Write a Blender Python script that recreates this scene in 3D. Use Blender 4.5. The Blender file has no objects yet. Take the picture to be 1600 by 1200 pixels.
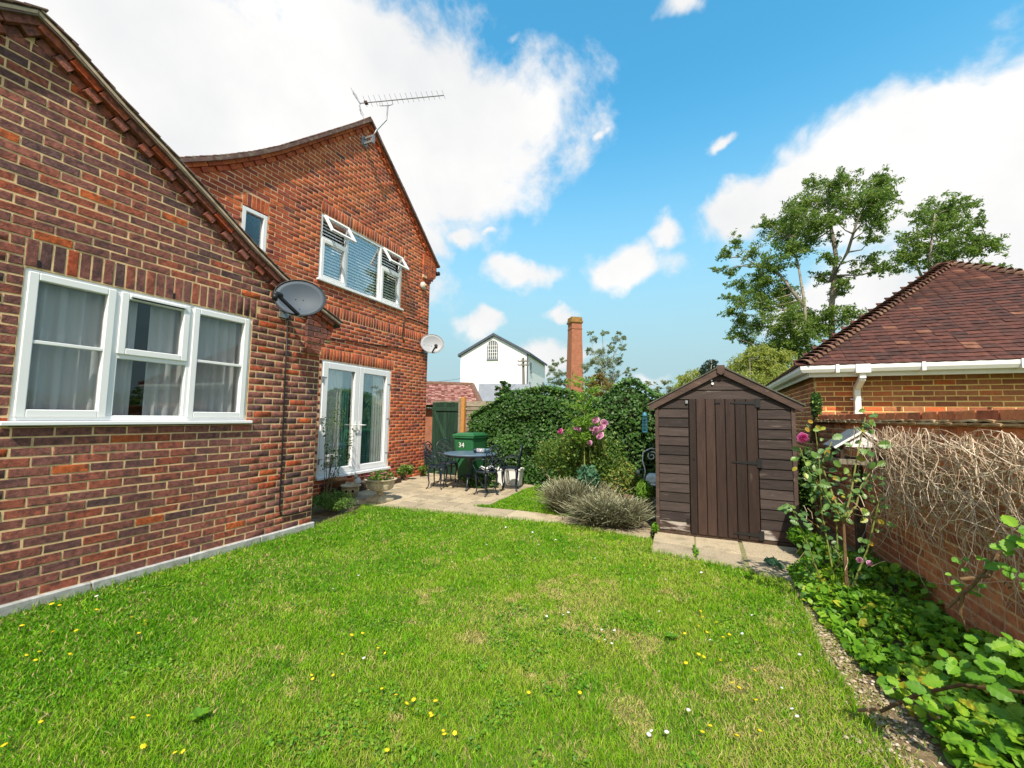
import bpy, math, random
import numpy as np
from mathutils import Vector, Matrix
random.seed(11)
rng = np.random.default_rng(11)
sc = bpy.context.scene
col = sc.collection

# ------------------------------------------------------------------ camera
F_PX, PITCH, ROLL, YAW, EYE = 642.45, .0778, .0162, .4186, 1.5
cam = bpy.data.cameras.new('camera'); cam_ob = bpy.data.objects.new('camera', cam); col.objects.link(cam_ob)
cam.sensor_width = 36; cam.lens = 36 * F_PX / 1600; cam.clip_start = .05; cam.clip_end = 3000
_f = Vector((-math.sin(YAW) * math.cos(PITCH), math.cos(YAW) * math.cos(PITCH), math.sin(PITCH)))
_r0 = Vector((math.cos(YAW), math.sin(YAW), 0)); _u0 = _r0.cross(_f)
_c, _s = math.cos(ROLL), math.sin(ROLL)
_r = _r0 * _c + _u0 * _s
_u = -_r0 * _s + _u0 * _c
cam_ob.matrix_world = Matrix(((_r.x, _u.x, -_f.x, 0), (_r.y, _u.y, -_f.y, 0), (_r.z, _u.z, -_f.z, EYE), (0, 0, 0, 1)))
sc.camera = cam_ob

def ray(x, y):
    """direction of the line of sight through photo pixel (x, y)"""
    return (_f + _r * ((x - 800) / F_PX) - _u * ((y - 600) / F_PX))
def at_y(x, y, Y):
    v = ray(x, y); t = Y / v.y; return np.array((v.x * t, Y, EYE + v.z * t))
def at_x(x, y, X):
    v = ray(x, y); t = X / v.x; return np.array((X, v.y * t, EYE + v.z * t))
def at_d(x, y, D):
    v = ray(x, y); t = D / math.hypot(v.x, v.y); return np.array((v.x * t, v.y * t, EYE + v.z * t))
_R3 = np.array([list(_r), list(_u), list(_f)])
def project(P):
    q = (np.asarray(P, float) - np.array((0, 0, EYE))) @ _R3.T
    d = np.maximum(q[:, 2], 1e-3)
    return 800 + F_PX * q[:, 0] / d, 600 - F_PX * q[:, 1] / d, q[:, 2]

# ------------------------------------------------------------------ daylight
SUN_AZ, SUN_EL = math.radians(20), math.radians(51)     # sun stands behind the camera, a little to +X
sdir = Vector((math.sin(SUN_AZ) * math.cos(SUN_EL), -math.cos(SUN_AZ) * math.cos(SUN_EL), math.sin(SUN_EL)))
sun = bpy.data.lights.new('sun', 'SUN'); sun.energy = 4.1; sun.angle = math.radians(.5); sun.color = (1, .90, .76)
sun_ob = bpy.data.objects.new('sun', sun); col.objects.link(sun_ob)
sun_ob.rotation_mode = 'QUATERNION'; sun_ob.rotation_quaternion = (-sdir).to_track_quat('-Z', 'Y')
sun_ob.location = sdir * 40
vs = sc.view_settings
vs.view_transform = 'Standard'; vs.look = 'None'; vs.gamma = 1; vs.use_curve_mapping = False; vs.exposure = 0.68
SKY_TINT = (.46, 1.30, 1.30, 1)

world = bpy.data.worlds.new('World'); sc.world = world; world.use_nodes = True
wt = world.node_tree; wt.nodes.clear()
def wn(t, **k):
    n = wt.nodes.new(t)
    for a, b in k.items(): setattr(n, a, b)
    return n
def wmath(op, a, b=None, c=None, clamp=False):
    n = wn('ShaderNodeMath', operation=op, use_clamp=clamp)
    for i, v in enumerate((a, b, c)):
        if v is None: continue
        if isinstance(v, (int, float)): n.inputs[i].default_value = v
        else: wt.links.new(v, n.inputs[i])
    return n.outputs[0]
def wvec(op, a, b):
    n = wn('ShaderNodeVectorMath', operation=op)
    for i, v in enumerate((a, b)):
        if isinstance(v, (tuple, Vector)): n.inputs[i].default_value = tuple(v)
        else: wt.links.new(v, n.inputs[i])
    return n.outputs['Value'] if op in ('DOT_PRODUCT', 'LENGTH') else n.outputs[0]
def wmix(fac, a, b, mode='MIX'):
    n = wn('ShaderNodeMix', data_type='RGBA', blend_type=mode)
    if isinstance(fac, (int, float)): n.inputs[0].default_value = fac
    else: wt.links.new(fac, n.inputs[0])
    for i, v in ((6, a), (7, b)):
        if isinstance(v, tuple): n.inputs[i].default_value = v
        else: wt.links.new(v, n.inputs[i])
    return n.outputs[2]
skyt = wn('ShaderNodeTexSky', sky_type='NISHITA'); skyt.sun_disc = False
skyt.sun_elevation = SUN_EL; skyt.sun_rotation = math.pi - SUN_AZ
skyt.air_density = 1.0; skyt.dust_density = .6; skyt.ozone_density = 1.6
tc = wn('ShaderNodeTexCoord'); nrm = wvec('NORMALIZE', tc.outputs['Generated'], (0, 0, 0))
# cumulus seen from this garden: direction, half width, half height, strength
CLOUDS = [(250, 150, 300, 170, 1.9), (560, 120, 170, 110, 1.6), (710, 190, 165, 120, 1.5), (640, 260, 190, 80, 1.4), (-150, 60, 300, 260, 1.9), (440, 190, 200, 120, 1.8),
          (800, 62, 55, 40, .55), (940, 213, 36, 20, .5), (1055, 20, 66, 60, .7), (1150, 200, 46, 26, .5),
          (1440, 265, 220, 100, 1.5), (1210, 325, 110, 48, 1.1), (1470, 160, 130, 80, .9), (1600, 270, 150, 130, 1.6), (1700, 380, 200, 120, 1.5),
          (1330, 478, 170, 55, 1.1), (716, 376, 46, 32, .9), (775, 380, 40, 20, .45), (797, 440, 88, 30, .95), (975, 410, 100, 44, 1.0), (1045, 360, 50, 34, .8), (745, 507, 42, 24, .95),
          (880, 495, 58, 17, .6), (860, 562, 90, 34, .95), (1010, 590, 110, 26, .55), (600, 330, 130, 50, .7)]
warp = wn('ShaderNodeTexNoise'); warp.inputs['Scale'].default_value = 5.0; warp.inputs['Detail'].default_value = 5; wt.links.new(nrm, warp.inputs['Vector'])
wd = wn('ShaderNodeVectorMath', operation='SCALE'); wd.inputs['Scale'].default_value = .20; wt.links.new(wvec('SUBTRACT', warp.outputs['Color'], (.5, .5, .5)), wd.inputs[0])
nw = wvec('ADD', nrm, wd.outputs[0])
cover = None
for x, y, rx, ry, k in CLOUDS:
    c = ray(x, y).normalized(); R = ray(x + rx, y).normalized() - c; U = ray(x, y - ry).normalized() - c
    d = wvec('SUBTRACT', nw, c)
    a = wvec('DOT_PRODUCT', d, R / R.length_squared); b = wvec('DOT_PRODUCT', d, U / U.length_squared)
    q = wmath('SQRT', wmath('ADD', wmath('MULTIPLY', a, a), wmath('MULTIPLY', b, b)))
    s_ = wmath('SUBTRACT', k, q)
    cover = s_ if cover is None else wmath('MAXIMUM', cover, s_)
sep = wn('ShaderNodeSeparateXYZ'); wt.links.new(nrm, sep.inputs[0])
fx = wmath('DIVIDE', sep.outputs[0], wmath('ADD', wmath('MAXIMUM', sep.outputs[2], 0), .25))
fy = wmath('DIVIDE', sep.outputs[1], wmath('ADD', wmath('MAXIMUM', sep.outputs[2], 0), .25))
cmb = wn('ShaderNodeCombineXYZ'); wt.links.new(fx, cmb.inputs[0]); wt.links.new(fy, cmb.inputs[1])
def wnoise(vec, scale, detail, rough, dist=0):
    n = wn('ShaderNodeTexNoise'); n.inputs['Scale'].default_value = scale; n.inputs['Detail'].default_value = detail
    n.inputs['Roughness'].default_value = rough; n.inputs['Distortion'].default_value = dist
    wt.links.new(vec, n.inputs['Vector']); return n.outputs[0]
big = wnoise(cmb.outputs[0], .9, 4, .5)
away = wmath('SUBTRACT', .45, wvec('DOT_PRODUCT', nrm, tuple(_f)), clamp=True)      # the rest of the sky carries the same broken cumulus
cover = wmath('MAXIMUM', cover, wmath('SUBTRACT', wmath('ADD', wmath('MULTIPLY', wmath('SUBTRACT', big, .5), 3.0), wmath('MULTIPLY', away, 1.6)), .9))
fine = wnoise(nrm, 5.5, 11, .58, .35)
wisp = wnoise(nrm, 19.0, 8, .62, .2)
dens = wmath('ADD', cover, wmath('MULTIPLY', wmath('SUBTRACT', fine, .5), 2.1))
dens = wmath('ADD', dens, wmath('MULTIPLY', wmath('SUBTRACT', wisp, .5), .55))
mr = wn('ShaderNodeMapRange', interpolation_type='SMOOTHSTEP'); wt.links.new(dens, mr.inputs[0])
mr.inputs[1].default_value = -.10; mr.inputs[2].default_value = .52
body = wnoise(nrm, 3.2, 6, .55)
mrb = wn('ShaderNodeMapRange'); wt.links.new(body, mrb.inputs[0]); mrb.inputs[1].default_value = .40; mrb.inputs[2].default_value = .68
ccol = wmix(mrb.outputs[0], (4.3, 4.25, 4.2, 1), (3.6, 3.65, 3.7, 1))
skyc = wmix(1.0, skyt.outputs[0], SKY_TINT, 'MULTIPLY')
hz = wn('ShaderNodeMapRange', interpolation_type='SMOOTHSTEP'); wt.links.new(sep.outputs[2], hz.inputs[0])      # pale haze band all round the horizon
hz.inputs[1].default_value = .66; hz.inputs[2].default_value = .08
skyc = wmix(hz.outputs[0], skyc, (1.95, 2.86, 3.12, 1))
full = wmix(mr.outputs[0], skyc, ccol)
bg = wn('ShaderNodeBackground'); bg.inputs['Strength'].default_value = .15
wt.links.new(full, bg.inputs[0])
wo = wn('ShaderNodeOutputWorld'); wt.links.new(bg.outputs[0], wo.inputs[0])

# ------------------------------------------------------------------ helpers
def woff(o):
    t = Vector((0, 0, 0))
    while o is not None: t = t + o.location; o = o.parent
    return t
def tag(o, label=None, cat=None, group=None, kind=None):
    if label: o['label'] = label
    if cat: o['category'] = cat
    if group: o['group'] = group
    if kind: o['kind'] = kind
    return o
def thing(name, label, cat, loc=(0, 0, 0), group=None):
    o = bpy.data.objects.new(name, None); o.empty_display_size = .1; o.location = loc; col.objects.link(o)
    return tag(o, label, cat, group)
def link(name, me, parent=None):
    o = bpy.data.objects.new(name, me); o.parent = parent; col.objects.link(o); return o
def set_rnd(me, vals):
    a = me.attributes.new('rnd', 'FLOAT', 'POINT'); a.data.foreach_set('value', np.asarray(vals, np.float32))
def np_mesh(name, V, Fc, rnd, mat, parent=None, kind=None, smooth=False):
    """V (n,3) world points, Fc (m,k) faces of one size"""
    V = np.asarray(V, np.float64) - np.array(woff(parent)) if parent is not None else np.asarray(V, np.float64)
    Fc = np.asarray(Fc, np.int32); m, k = Fc.shape
    me = bpy.data.meshes.new(name)
    me.vertices.add(len(V)); me.vertices.foreach_set('co', V.astype(np.float32).ravel())
    me.loops.add(m * k); me.loops.foreach_set('vertex_index', Fc.ravel())
    me.polygons.add(m); me.polygons.foreach_set('loop_start', np.arange(0, m * k, k, dtype=np.int32))
    try: me.polygons.foreach_set('loop_total', np.full(m, k, np.int32))
    except Exception: pass
    me.update(calc_edges=True)
    if smooth: me.polygons.foreach_set('use_smooth', np.ones(m, bool))
    if rnd is not None: set_rnd(me, rnd)
    me.materials.append(mat)
    o = link(name, me, parent)
    if kind: o['kind'] = kind
    return o
class MB:
    """collects shapes given in world coordinates and links them as one mesh object"""
    def __init__(self): self.v = []; self.f = []; self.r = []; self.cur = .5
    def add(self, vs_, fs, r=None):
        n = len(self.v); self.v += [tuple(p) for p in vs_]; self.f += [tuple(i + n for i in q) for q in fs]
        self.r += [self.cur if r is None else r] * len(vs_); return self
    def box(self, x0, x1, y0, y1, z0, z1, r=None):
        return self.add([(x0, y0, z0), (x1, y0, z0), (x1, y1, z0), (x0, y1, z0), (x0, y0, z1), (x1, y0, z1), (x1, y1, z1), (x0, y1, z1)],
                        [(0, 3, 2, 1), (4, 5, 6, 7), (0, 1, 5, 4), (1, 2, 6, 5), (2, 3, 7, 6), (3, 0, 4, 7)], r)
    def obox(self, c, ax, ay, az, r=None):
        c, ax, ay, az = map(Vector, (c, ax, ay, az)); P = []
        for k in (-1, 1):
            for i, j in ((-1, -1), (1, -1), (1, 1), (-1, 1)): P.append(c + ax * i + ay * j + az * k)
        return self.add(P, [(0, 3, 2, 1), (4, 5, 6, 7), (0, 1, 5, 4), (1, 2, 6, 5), (2, 3, 7, 6), (3, 0, 4, 7)], r)
    def beam(self, p, q, w, h, up=(0, 0, 1), r=None):
        p, q, up = Vector(p), Vector(q), Vector(up); d = (q - p); L = d.length; d.normalize()
        s = d.cross(up).normalized(); t = s.cross(d)
        return self.obox((p + q) / 2, d * L / 2, s * w / 2, t * h / 2, r)
    def tube(self, pts, rad, n=6, cap=True, r=None):
        pts = [Vector(p) for p in pts]
        if isinstance(rad, (int, float)): rad = [rad] * len(pts)
        V = []; Fc = []; ref = Vector((.31, .17, .93))
        for i, p in enumerate(pts):
            d = (pts[min(i + 1, len(pts) - 1)] - pts[max(i - 1, 0)])
            d = d.normalized() if d.length > 1e-9 else Vector((0, 0, 1))
            if abs(d.dot(ref)) > .97: ref = Vector((.9, -.3, .2))
            s = d.cross(ref).normalized(); t = d.cross(s)
            for k in range(n):
                a = 2 * math.pi * k / n; V.append(p + (s * math.cos(a) + t * math.sin(a)) * rad[i])
        for i in range(len(pts) - 1):
            for k in range(n): Fc.append((i * n + k, i * n + (k + 1) % n, (i + 1) * n + (k + 1) % n, (i + 1) * n + k))
        if cap: Fc.append(tuple(range(n))); Fc.append(tuple((len(pts) - 1) * n + k for k in reversed(range(n))))
        return self.add(V, Fc, r)
    def lathe(self, prof, n=20, c=(0, 0, 0), r=None, scal=(1, 1), wob=0):
        V = []; Fc = []
        for R, z in prof:
            for k in range(n):
                a = 2 * math.pi * k / n; q = R * (1 + wob * (k % 2))
                V.append((c[0] + q * scal[0] * math.cos(a), c[1] + q * scal[1] * math.sin(a), c[2] + z))
        m = len(prof)
        for i in range(m - 1):
            for k in range(n): Fc.append((i * n + k, i * n + (k + 1) % n, (i + 1) * n + (k + 1) % n, (i + 1) * n + k))
        if prof[0][0] > 1e-6: Fc.append(tuple(reversed(range(n))))
        if prof[-1][0] > 1e-6: Fc.append(tuple((m - 1) * n + k for k in range(n)))
        return self.add(V, Fc, r)
    def prism(self, poly, off, r=None):
        """poly: planar 3D outline, off: extrusion vector"""
        n = len(poly); off = Vector(off); P = [Vector(p) for p in poly]; Q = [p + off for p in P]
        Fc = [tuple(range(n)), tuple(reversed(range(n, 2 * n)))] + [(i, i + n, (i + 1) % n + n, (i + 1) % n) for i in range(n)]
        return self.add(P + Q, Fc, r)
    def ball(self, c, rx, ry=None, rz=None, n=10, m=7, r=None):
        ry = ry or rx; rz = rz or rx
        return self.lathe([(rx * math.sin(math.pi * i / m) if 0 < i < m else 0, -rz * math.cos(math.pi * i / m)) for i in range(m + 1)], n, c, r, (1, ry / rx))
    def build(self, name, mat, parent=None, smooth=False, bev=0, kind=None):
        off = woff(parent) if parent is not None else Vector((0, 0, 0))
        me = bpy.data.meshes.new(name)
        me.from_pydata([(a - off.x, b - off.y, c - off.z) for a, b, c in self.v], [], self.f)
        set_rnd(me, self.r); me.materials.append(mat)
        o = link(name, me, parent)
        import bmesh
        bm = bmesh.new(); bm.from_mesh(me); bmesh.ops.remove_doubles(bm, verts=bm.verts, dist=1e-6) if smooth else None
        bmesh.ops.recalc_face_normals(bm, faces=bm.faces); bm.to_mesh(me); bm.free()
        if smooth: me.polygons.foreach_set('use_smooth', np.ones(len(me.polygons), bool))
        if bev:
            b = o.modifiers.new('bevel', 'BEVEL'); b.width = bev; b.segments = 1; b.limit_method = 'ANGLE'
        if kind: o['kind'] = kind
        return o
def copy_tree(o, parent=None):
    c = o.copy(); col.objects.link(c)
    if parent is not None: c.parent = parent
    for ch in list(o.children): copy_tree(ch, c)
    return c
def rnd(a, b): return random.uniform(a, b)

# ------------------------------------------------------------------ materials
def new_mat(name):
    m = bpy.data.materials.new(name); m.use_nodes = True; nt = m.node_tree; nt.nodes.clear(); return m, nt
def mat_ramp(name, stops, rough=.85, spec=.3, nsc=0, namt=0, tint2=None, t2sc=2, t2thr=(.55, .7), t2amt=.6, bump=0, bsc=60, transl=0, metal=0, coat=0, stretch=None, big=0):
    """base colour from the piece's own 'rnd' value, fine mottling, optional second tint in patches, fine relief"""
    m, nt = new_mat(name); N = nt.nodes.new; L = nt.links.new
    out = N('ShaderNodeOutputMaterial'); p = N('ShaderNodeBsdfPrincipled')
    at = N('ShaderNodeAttribute'); at.attribute_name = 'rnd'
    cr = N('ShaderNodeValToRGB'); e = cr.color_ramp.elements
    if len(stops) == 1: stops = [(0, stops[0][1]), (1, stops[0][1])]
    for i, (q, c) in enumerate(stops):
        el = e[i] if i < 2 else e.new(q)
        el.position = q; el.color = (*c, 1)
    L(at.outputs['Fac'], cr.inputs[0]); c_out = cr.outputs[0]
    geo = N('ShaderNodeNewGeometry'); pos = geo.outputs['Position']
    if stretch:
        vm = N('ShaderNodeVectorMath'); vm.operation = 'MULTIPLY'; vm.inputs[1].default_value = stretch; L(pos, vm.inputs[0]); pos = vm.outputs[0]
    def noise(s, d=5, r=.6):
        n = N('ShaderNodeTexNoise'); n.inputs['Scale'].default_value = s; n.inputs['Detail'].default_value = d; n.inputs['Roughness'].default_value = r
        L(pos, n.inputs['Vector']); return n.outputs[0]
    def mix(fac, a, b, mode='MIX'):
        n = N('ShaderNodeMix'); n.data_type = 'RGBA'; n.blend_type = mode
        for i, v in ((0, fac), (6, a), (7, b)):
            if isinstance(v, (int, float)): n.inputs[i].default_value = v
            elif isinstance(v, tuple): n.inputs[i].default_value = (*v, 1) if len(v) == 3 else v
            else: L(v, n.inputs[i])
        return n.outputs[2]
    if nsc:
        mr_ = N('ShaderNodeMapRange'); L(noise(nsc), mr_.inputs[0]); mr_.inputs[1].default_value = .25; mr_.inputs[2].default_value = .75
        mr_.inputs[3].default_value = 1 - namt; mr_.inputs[4].default_value = 1 + namt
        c_out = mix(1.0, c_out, mr_.outputs[0], 'MULTIPLY')
    if big:
        mr_ = N('ShaderNodeMapRange'); L(noise(1.1, 4), mr_.inputs[0]); mr_.inputs[1].default_value = .3; mr_.inputs[2].default_value = .7; mr_.inputs[3].default_value = 1 - big; mr_.inputs[4].default_value = 1 + big
        c_out = mix(1.0, c_out, mr_.outputs[0], 'MULTIPLY')
    if tint2:
        mr_ = N('ShaderNodeMapRange'); L(noise(t2sc, 6), mr_.inputs[0]); mr_.inputs[1].default_value = t2thr[0]; mr_.inputs[2].default_value = t2thr[1]
        mr_.inputs[3].default_value = 0; mr_.inputs[4].default_value = t2amt
        c_out = mix(mr_.outputs[0], c_out, tint2)
    L(c_out, p.inputs['Base Color'])
    p.inputs['Roughness'].default_value = rough; p.inputs['Specular IOR Level'].default_value = spec; p.inputs['Metallic'].default_value = metal
    if coat: p.inputs['Coat Weight'].default_value = coat; p.inputs['Coat Roughness'].default_value = .15
    if bump:
        b = N('ShaderNodeBump'); b.inputs['Strength'].default_value = bump; b.inputs['Distance'].default_value = .01
        L(noise(bsc, 6, .65), b.inputs['Height']); L(b.outputs[0], p.inputs['Normal'])
    if transl:
        t = N('ShaderNodeBsdfTranslucent'); L(c_out, t.inputs[0]); ms = N('ShaderNodeMixShader'); ms.inputs[0].default_value = transl
        L(p.outputs[0], ms.inputs[1]); L(t.outputs[0], ms.inputs[2]); L(ms.outputs[0], out.inputs[0])
    else: L(p.outputs[0], out.inputs[0])
    return m
def glass_mat(name, tint, ior=1.55, boost=1.0, base=.04):
    m, nt = new_mat(name); N = nt.nodes.new; L = nt.links.new
    out = N('ShaderNodeOutputMaterial'); tr = N('ShaderNodeBsdfTransparent'); tr.inputs[0].default_value = (*tint, 1)
    gl = N('ShaderNodeBsdfGlossy'); gl.inputs['Roughness'].default_value = .0; gl.inputs[0].default_value = (1, 1, 1, 1)
    fr = N('ShaderNodeFresnel'); fr.inputs[0].default_value = ior
    ma = N('ShaderNodeMath'); ma.operation = 'MULTIPLY_ADD'; ma.inputs[1].default_value = boost; ma.inputs[2].default_value = base; ma.use_clamp = True; L(fr.outputs[0], ma.inputs[0])
    ms = N('ShaderNodeMixShader'); L(ma.outputs[0], ms.inputs[0]); L(tr.outputs[0], ms.inputs[1]); L(gl.outputs[0], ms.inputs[2]); L(ms.outputs[0], out.inputs[0])
    return m
def plain(name, c, rough=.6, **k): return mat_ramp(name, [(0, c)], rough, **k)

M_brick_wing = mat_ramp('brick_wing', [(0, (.12, .068, .068)), (.22, (.20, .086, .074)), (.6, (.28, .104, .078)), (.90, (.34, .096, .056)), (.97, (.42, .080, .03)), (1, (.46, .11, .036))], .9, .2, 30, .50, (.06, .042, .045), 17, (.50, .64), .65, bump=.8, bsc=90, big=.16)
M_brick_house = mat_ramp('brick_house', [(0, (.15, .055, .055)), (.08, (.26, .066, .046)), (.5, (.41, .092, .042)), (.85, (.50, .125, .046)), (1, (.56, .15, .055))], .9, .2, 26, .4, (.24, .13, .05), 1.1, (.55, .75), .4, bump=.6, bsc=90, big=.14)
M_brick_garage = mat_ramp('brick_garage', [(0, (.27, .095, .055)), (.6, (.40, .155, .075)), (.9, (.46, .185, .085)), (1, (.54, .12, .04))], .9, .2, 26, .25, bump=.5, bsc=110)
M_brick_garden = mat_ramp('brick_garden', [(0, (.34, .105, .055)), (.5, (.55, .19, .085)), (1, (.66, .25, .11))], .9, .2, 22, .35, (.25, .18, .10), 3, (.52, .7), .5, big=.12, bump=.6, bsc=90)
M_mortar_wing = plain('mortar_wing', (.70, .50, .27), .95, nsc=14, namt=.28, bump=.4, bsc=200)
M_mortar_house = plain('mortar_house', (.72, .45, .27), .95, nsc=14, namt=.25, bump=.4, bsc=200)
M_mortar_garage = plain('mortar_garage', (.80, .58, .24), .95, nsc=40, namt=.15, bump=.4, bsc=200)
M_mortar_garden = plain('mortar_garden', (.66, .45, .24), .95, nsc=20, namt=.3, bump=.4, bsc=200)
M_upvc = plain('white_upvc', (.80, .82, .83), .32, spec=.5, nsc=3, namt=.03)
M_upvc_old = plain('white_gutter', (.78, .79, .80), .45, spec=.4, nsc=8, namt=.06)
M_glass = glass_mat('window_glass', (.95, .97, .97), boost=.5, base=.01)
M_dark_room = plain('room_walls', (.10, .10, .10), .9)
M_sheer = plain('sheer_curtain', (.66, .66, .67), .9, transl=.25)
M_pale_curt = plain('pale_curtain', (.86, .90, .86), .9, transl=.2)
M_teal_curt = plain('teal_curtain', (.06, .22, .21), .9)
M_blind = plain('white_blind', (.88, .89, .90), .6)
M_tile_verge = mat_ramp('verge_tile', [(0, (.12, .075, .07)), (1, (.24, .14, .12))], .9, .2, 12, .4, (.30, .27, .20), 9, (.5, .65), .6)
M_undercloak = plain('undercloak', (.46, .36, .25), .9, nsc=14, namt=.3)
M_tile_red = mat_ramp('garage_tile', [(0, (.052, .029, .026)), (.5, (.082, .036, .030)), (.95, (.108, .044, .034)), (.985, (.18, .085, .055)), (1, (.28, .17, .12))], .9, .2, 12, .4, (.06, .05, .045), 5, (.55, .7), .4, bump=.4, bsc=60)
M_tile_edge = mat_ramp('bonnet_tile', [(0, (.11, .06, .045)), (1, (.20, .115, .08))], .9, .2, 14, .4, (.26, .22, .15), 10, (.54, .68), .5)
M_concrete = mat_ramp('concrete', [(0, (.36, .37, .37)), (1, (.48, .49, .48))], .95, .2, 25, .25, (.20, .20, .15), 5, (.50, .68), .6, bump=.4, bsc=120)
M_stone = mat_ramp('paving_stone', [(0, (.30, .25, .18)), (.5, (.40, .335, .235)), (1, (.50, .42, .29))], .95, .2, 55, .38, (.17, .155, .10), 4, (.50, .68), .55, bump=.9, bsc=70)
M_soil = mat_ramp('soil', [(0, (.17, .125, .075))], .98, .1, 20, .5, (.34, .26, .15), 9, (.5, .65), .6, bump=1, bsc=60)
M_shed = mat_ramp('shed_board', [(0, (.026, .0195, .018)), (.6, (.046, .0335, .030)), (1, (.074, .055, .049))], .75, .3, 30, .35, (.24, .20, .17), 22, (.62, .72), .55, bump=.5, bsc=90, stretch=(.12, 1, 1))
M_shed_door = mat_ramp('shed_door_plank', [(0, (.017, .010, .008)), (.6, (.030, .016, .012)), (1, (.050, .027, .021))], .6, .4, 30, .35, (.16, .12, .10), 20, (.66, .76), .5, bump=.4, bsc=90, stretch=(1, 1, .1))
M_shed_worn = mat_ramp('shed_board_worn', [(0, (.06, .04, .033))], .85, .2, 30, .4, (.42, .38, .34), 14, (.45, .56), .85, bump=.5, bsc=90, stretch=(.25, 1, 1))
M_barge = mat_ramp('shed_barge', [(0, (.060, .038, .031)), (1, (.095, .064, .052))], .8, .3, 30, .4, (.27, .22, .18), 20, (.62, .72), .6, bump=.4, bsc=90, stretch=(.2, 1, .5))
M_felt = plain('roof_felt', (.10, .105, .085), .95, nsc=30, namt=.4, bump=.6, bsc=120)
M_iron = plain('black_iron', (.014, .014, .015), .5, spec=.4)
M_blue_iron = plain('blue_black_iron', (.012, .020, .034), .35, spec=.5, nsc=30, namt=.4)
M_table = plain('blue_table_top', (.085, .14, .20), .35, spec=.5, nsc=40, namt=.35)
M_bin = plain('green_plastic', (.022, .125, .045), .4, spec=.45, nsc=6, namt=.12)
M_white = plain('white_paint', (.80, .80, .78), .5)
M_white_iron = plain('white_iron', (.74, .76, .76), .5, nsc=30, namt=.15)
M_gate = mat_ramp('green_gate', [(0, (.010, .034, .020)), (1, (.020, .055, .033))], .7, .3, 20, .35, stretch=(1, 1, .15))
M_old_wood = mat_ramp('weathered_wood', [(0, (.17, .15, .11)), (1, (.30, .26, .20))], .9, .2, 22, .35, (.11, .14, .07), 5, (.55, .7), .5, stretch=(.3, 1, 1))
M_post = plain('orange_post', (.46, .22, .06), .8, nsc=20, namt=.3)
M_dish = plain('grey_dish', (.055, .078, .105), .55, spec=.25, nsc=5, namt=.08)
M_dish_pale = plain('pale_dish', (.34, .36, .39), .5, spec=.3, nsc=5, namt=.05)
M_plastic_black = plain('black_plastic', (.016, .016, .018), .45)
M_metal = plain('aerial_metal', (.34, .32, .34), .4, metal=.6)
M_galv = plain('grey_metal', (.30, .31, .32), .45, metal=.5)
M_terracotta = plain('terracotta', (.34, .17, .09), .85, nsc=16, namt=.3)
M_urn = plain('cast_stone', (.50, .43, .29), .9, nsc=22, namt=.35, bump=.7, bsc=45, tint2=(.20, .19, .10), t2sc=12, t2thr=(.55, .68), t2amt=.6)
M_glaze = plain('beige_glaze', (.40, .33, .20), .35, spec=.5, nsc=12, namt=.25)
M_sleeper = plain('dark_sleeper', (.055, .035, .024), .85, nsc=14, namt=.5, tint2=(.22, .18, .11), t2sc=8, t2thr=(.55, .7), t2amt=.5)
M_bark = mat_ramp('bark', [(0, (.20, .17, .13)), (1, (.30, .27, .22))], .95, .1, 14, .4)
M_stem_green = mat_ramp('green_stem', [(0, (.16, .21, .04)), (1, (.25, .24, .08))], .6, .3, 30, .3)
M_stem_brown = mat_ramp('woody_stem', [(0, (.10, .06, .03)), (1, (.19, .12, .06))], .85, .2, 40, .4)
M_vine = mat_ramp('dead_vine', [(0, (.36, .25, .16)), (.6, (.60, .46, .33)), (1, (.80, .68, .53))], .9, .2)
def leaf_mat(name, stops, transl=.3, rough=.5, spec=.4): return mat_ramp(name, stops, rough, spec, transl=transl)
M_ivy = leaf_mat('ivy_leaf', [(0, (.018, .045, .012)), (.45, (.045, .115, .022)), (.8, (.085, .20, .035)), (1, (.22, .33, .07))], .25, .45, .28)
M_core = plain('hedge_core_shade', (.03, .026, .014), 1.0)  # deep shade between the ivy leaves, put into the core's colour
M_ash = leaf_mat('ash_leaf', [(0, (.075, .15, .03)), (.5, (.17, .28, .045)), (1, (.36, .44, .08))], .5)
M_willow = leaf_mat('willow_leaf', [(0, (.20, .26, .05)), (.5, (.36, .42, .08)), (1, (.52, .55, .16))], .5)
M_birch = leaf_mat('birch_leaf', [(0, (.17, .22, .11)), (.5, (.27, .33, .17)), (1, (.40, .45, .26))], .5)
M_russet = leaf_mat('russet_leaf', [(0, (.16, .14, .04)), (.5, (.26, .20, .05)), (1, (.36, .24, .06))], .4)
M_conifer = leaf_mat('conifer_leaf', [(0, (.010, .028, .016)), (1, (.03, .07, .03))], .15)
M_shrub = leaf_mat('shrub_leaf', [(0, (.045, .11, .024)), (.5, (.14, .26, .042)), (.93, (.28, .40, .07)), (1, (.42, .32, .09))], .45)
M_teal_leaf = leaf_mat('bluish_leaf', [(0, (.035, .11, .06)), (1, (.10, .24, .13))], .3)
M_lav = leaf_mat('lavender_leaf', [(0, (.13, .11, .06)), (.45, (.27, .26, .15)), (.8, (.36, .39, .26)), (1, (.52, .52, .38))], .2, .8, .2)
M_fern = leaf_mat('feathery_leaf', [(0, (.12, .28, .02)), (1, (.26, .46, .05))], .4)
M_cover = leaf_mat('bed_leaf', [(0, (.06, .18, .014)), (.5, (.14, .33, .018)), (.82, (.27, .46, .028)), (.93, (.42, .46, .035)), (1, (.58, .46, .04))], .35, .5, .35)
M_rose_leaf = leaf_mat('rose_leaf', [(0, (.06, .14, .035)), (.5, (.12, .24, .05)), (.78, (.20, .31, .05)), (.88, (.42, .34, .02)), (1, (.34, .13, .03))], .3, .4, .5)
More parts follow.
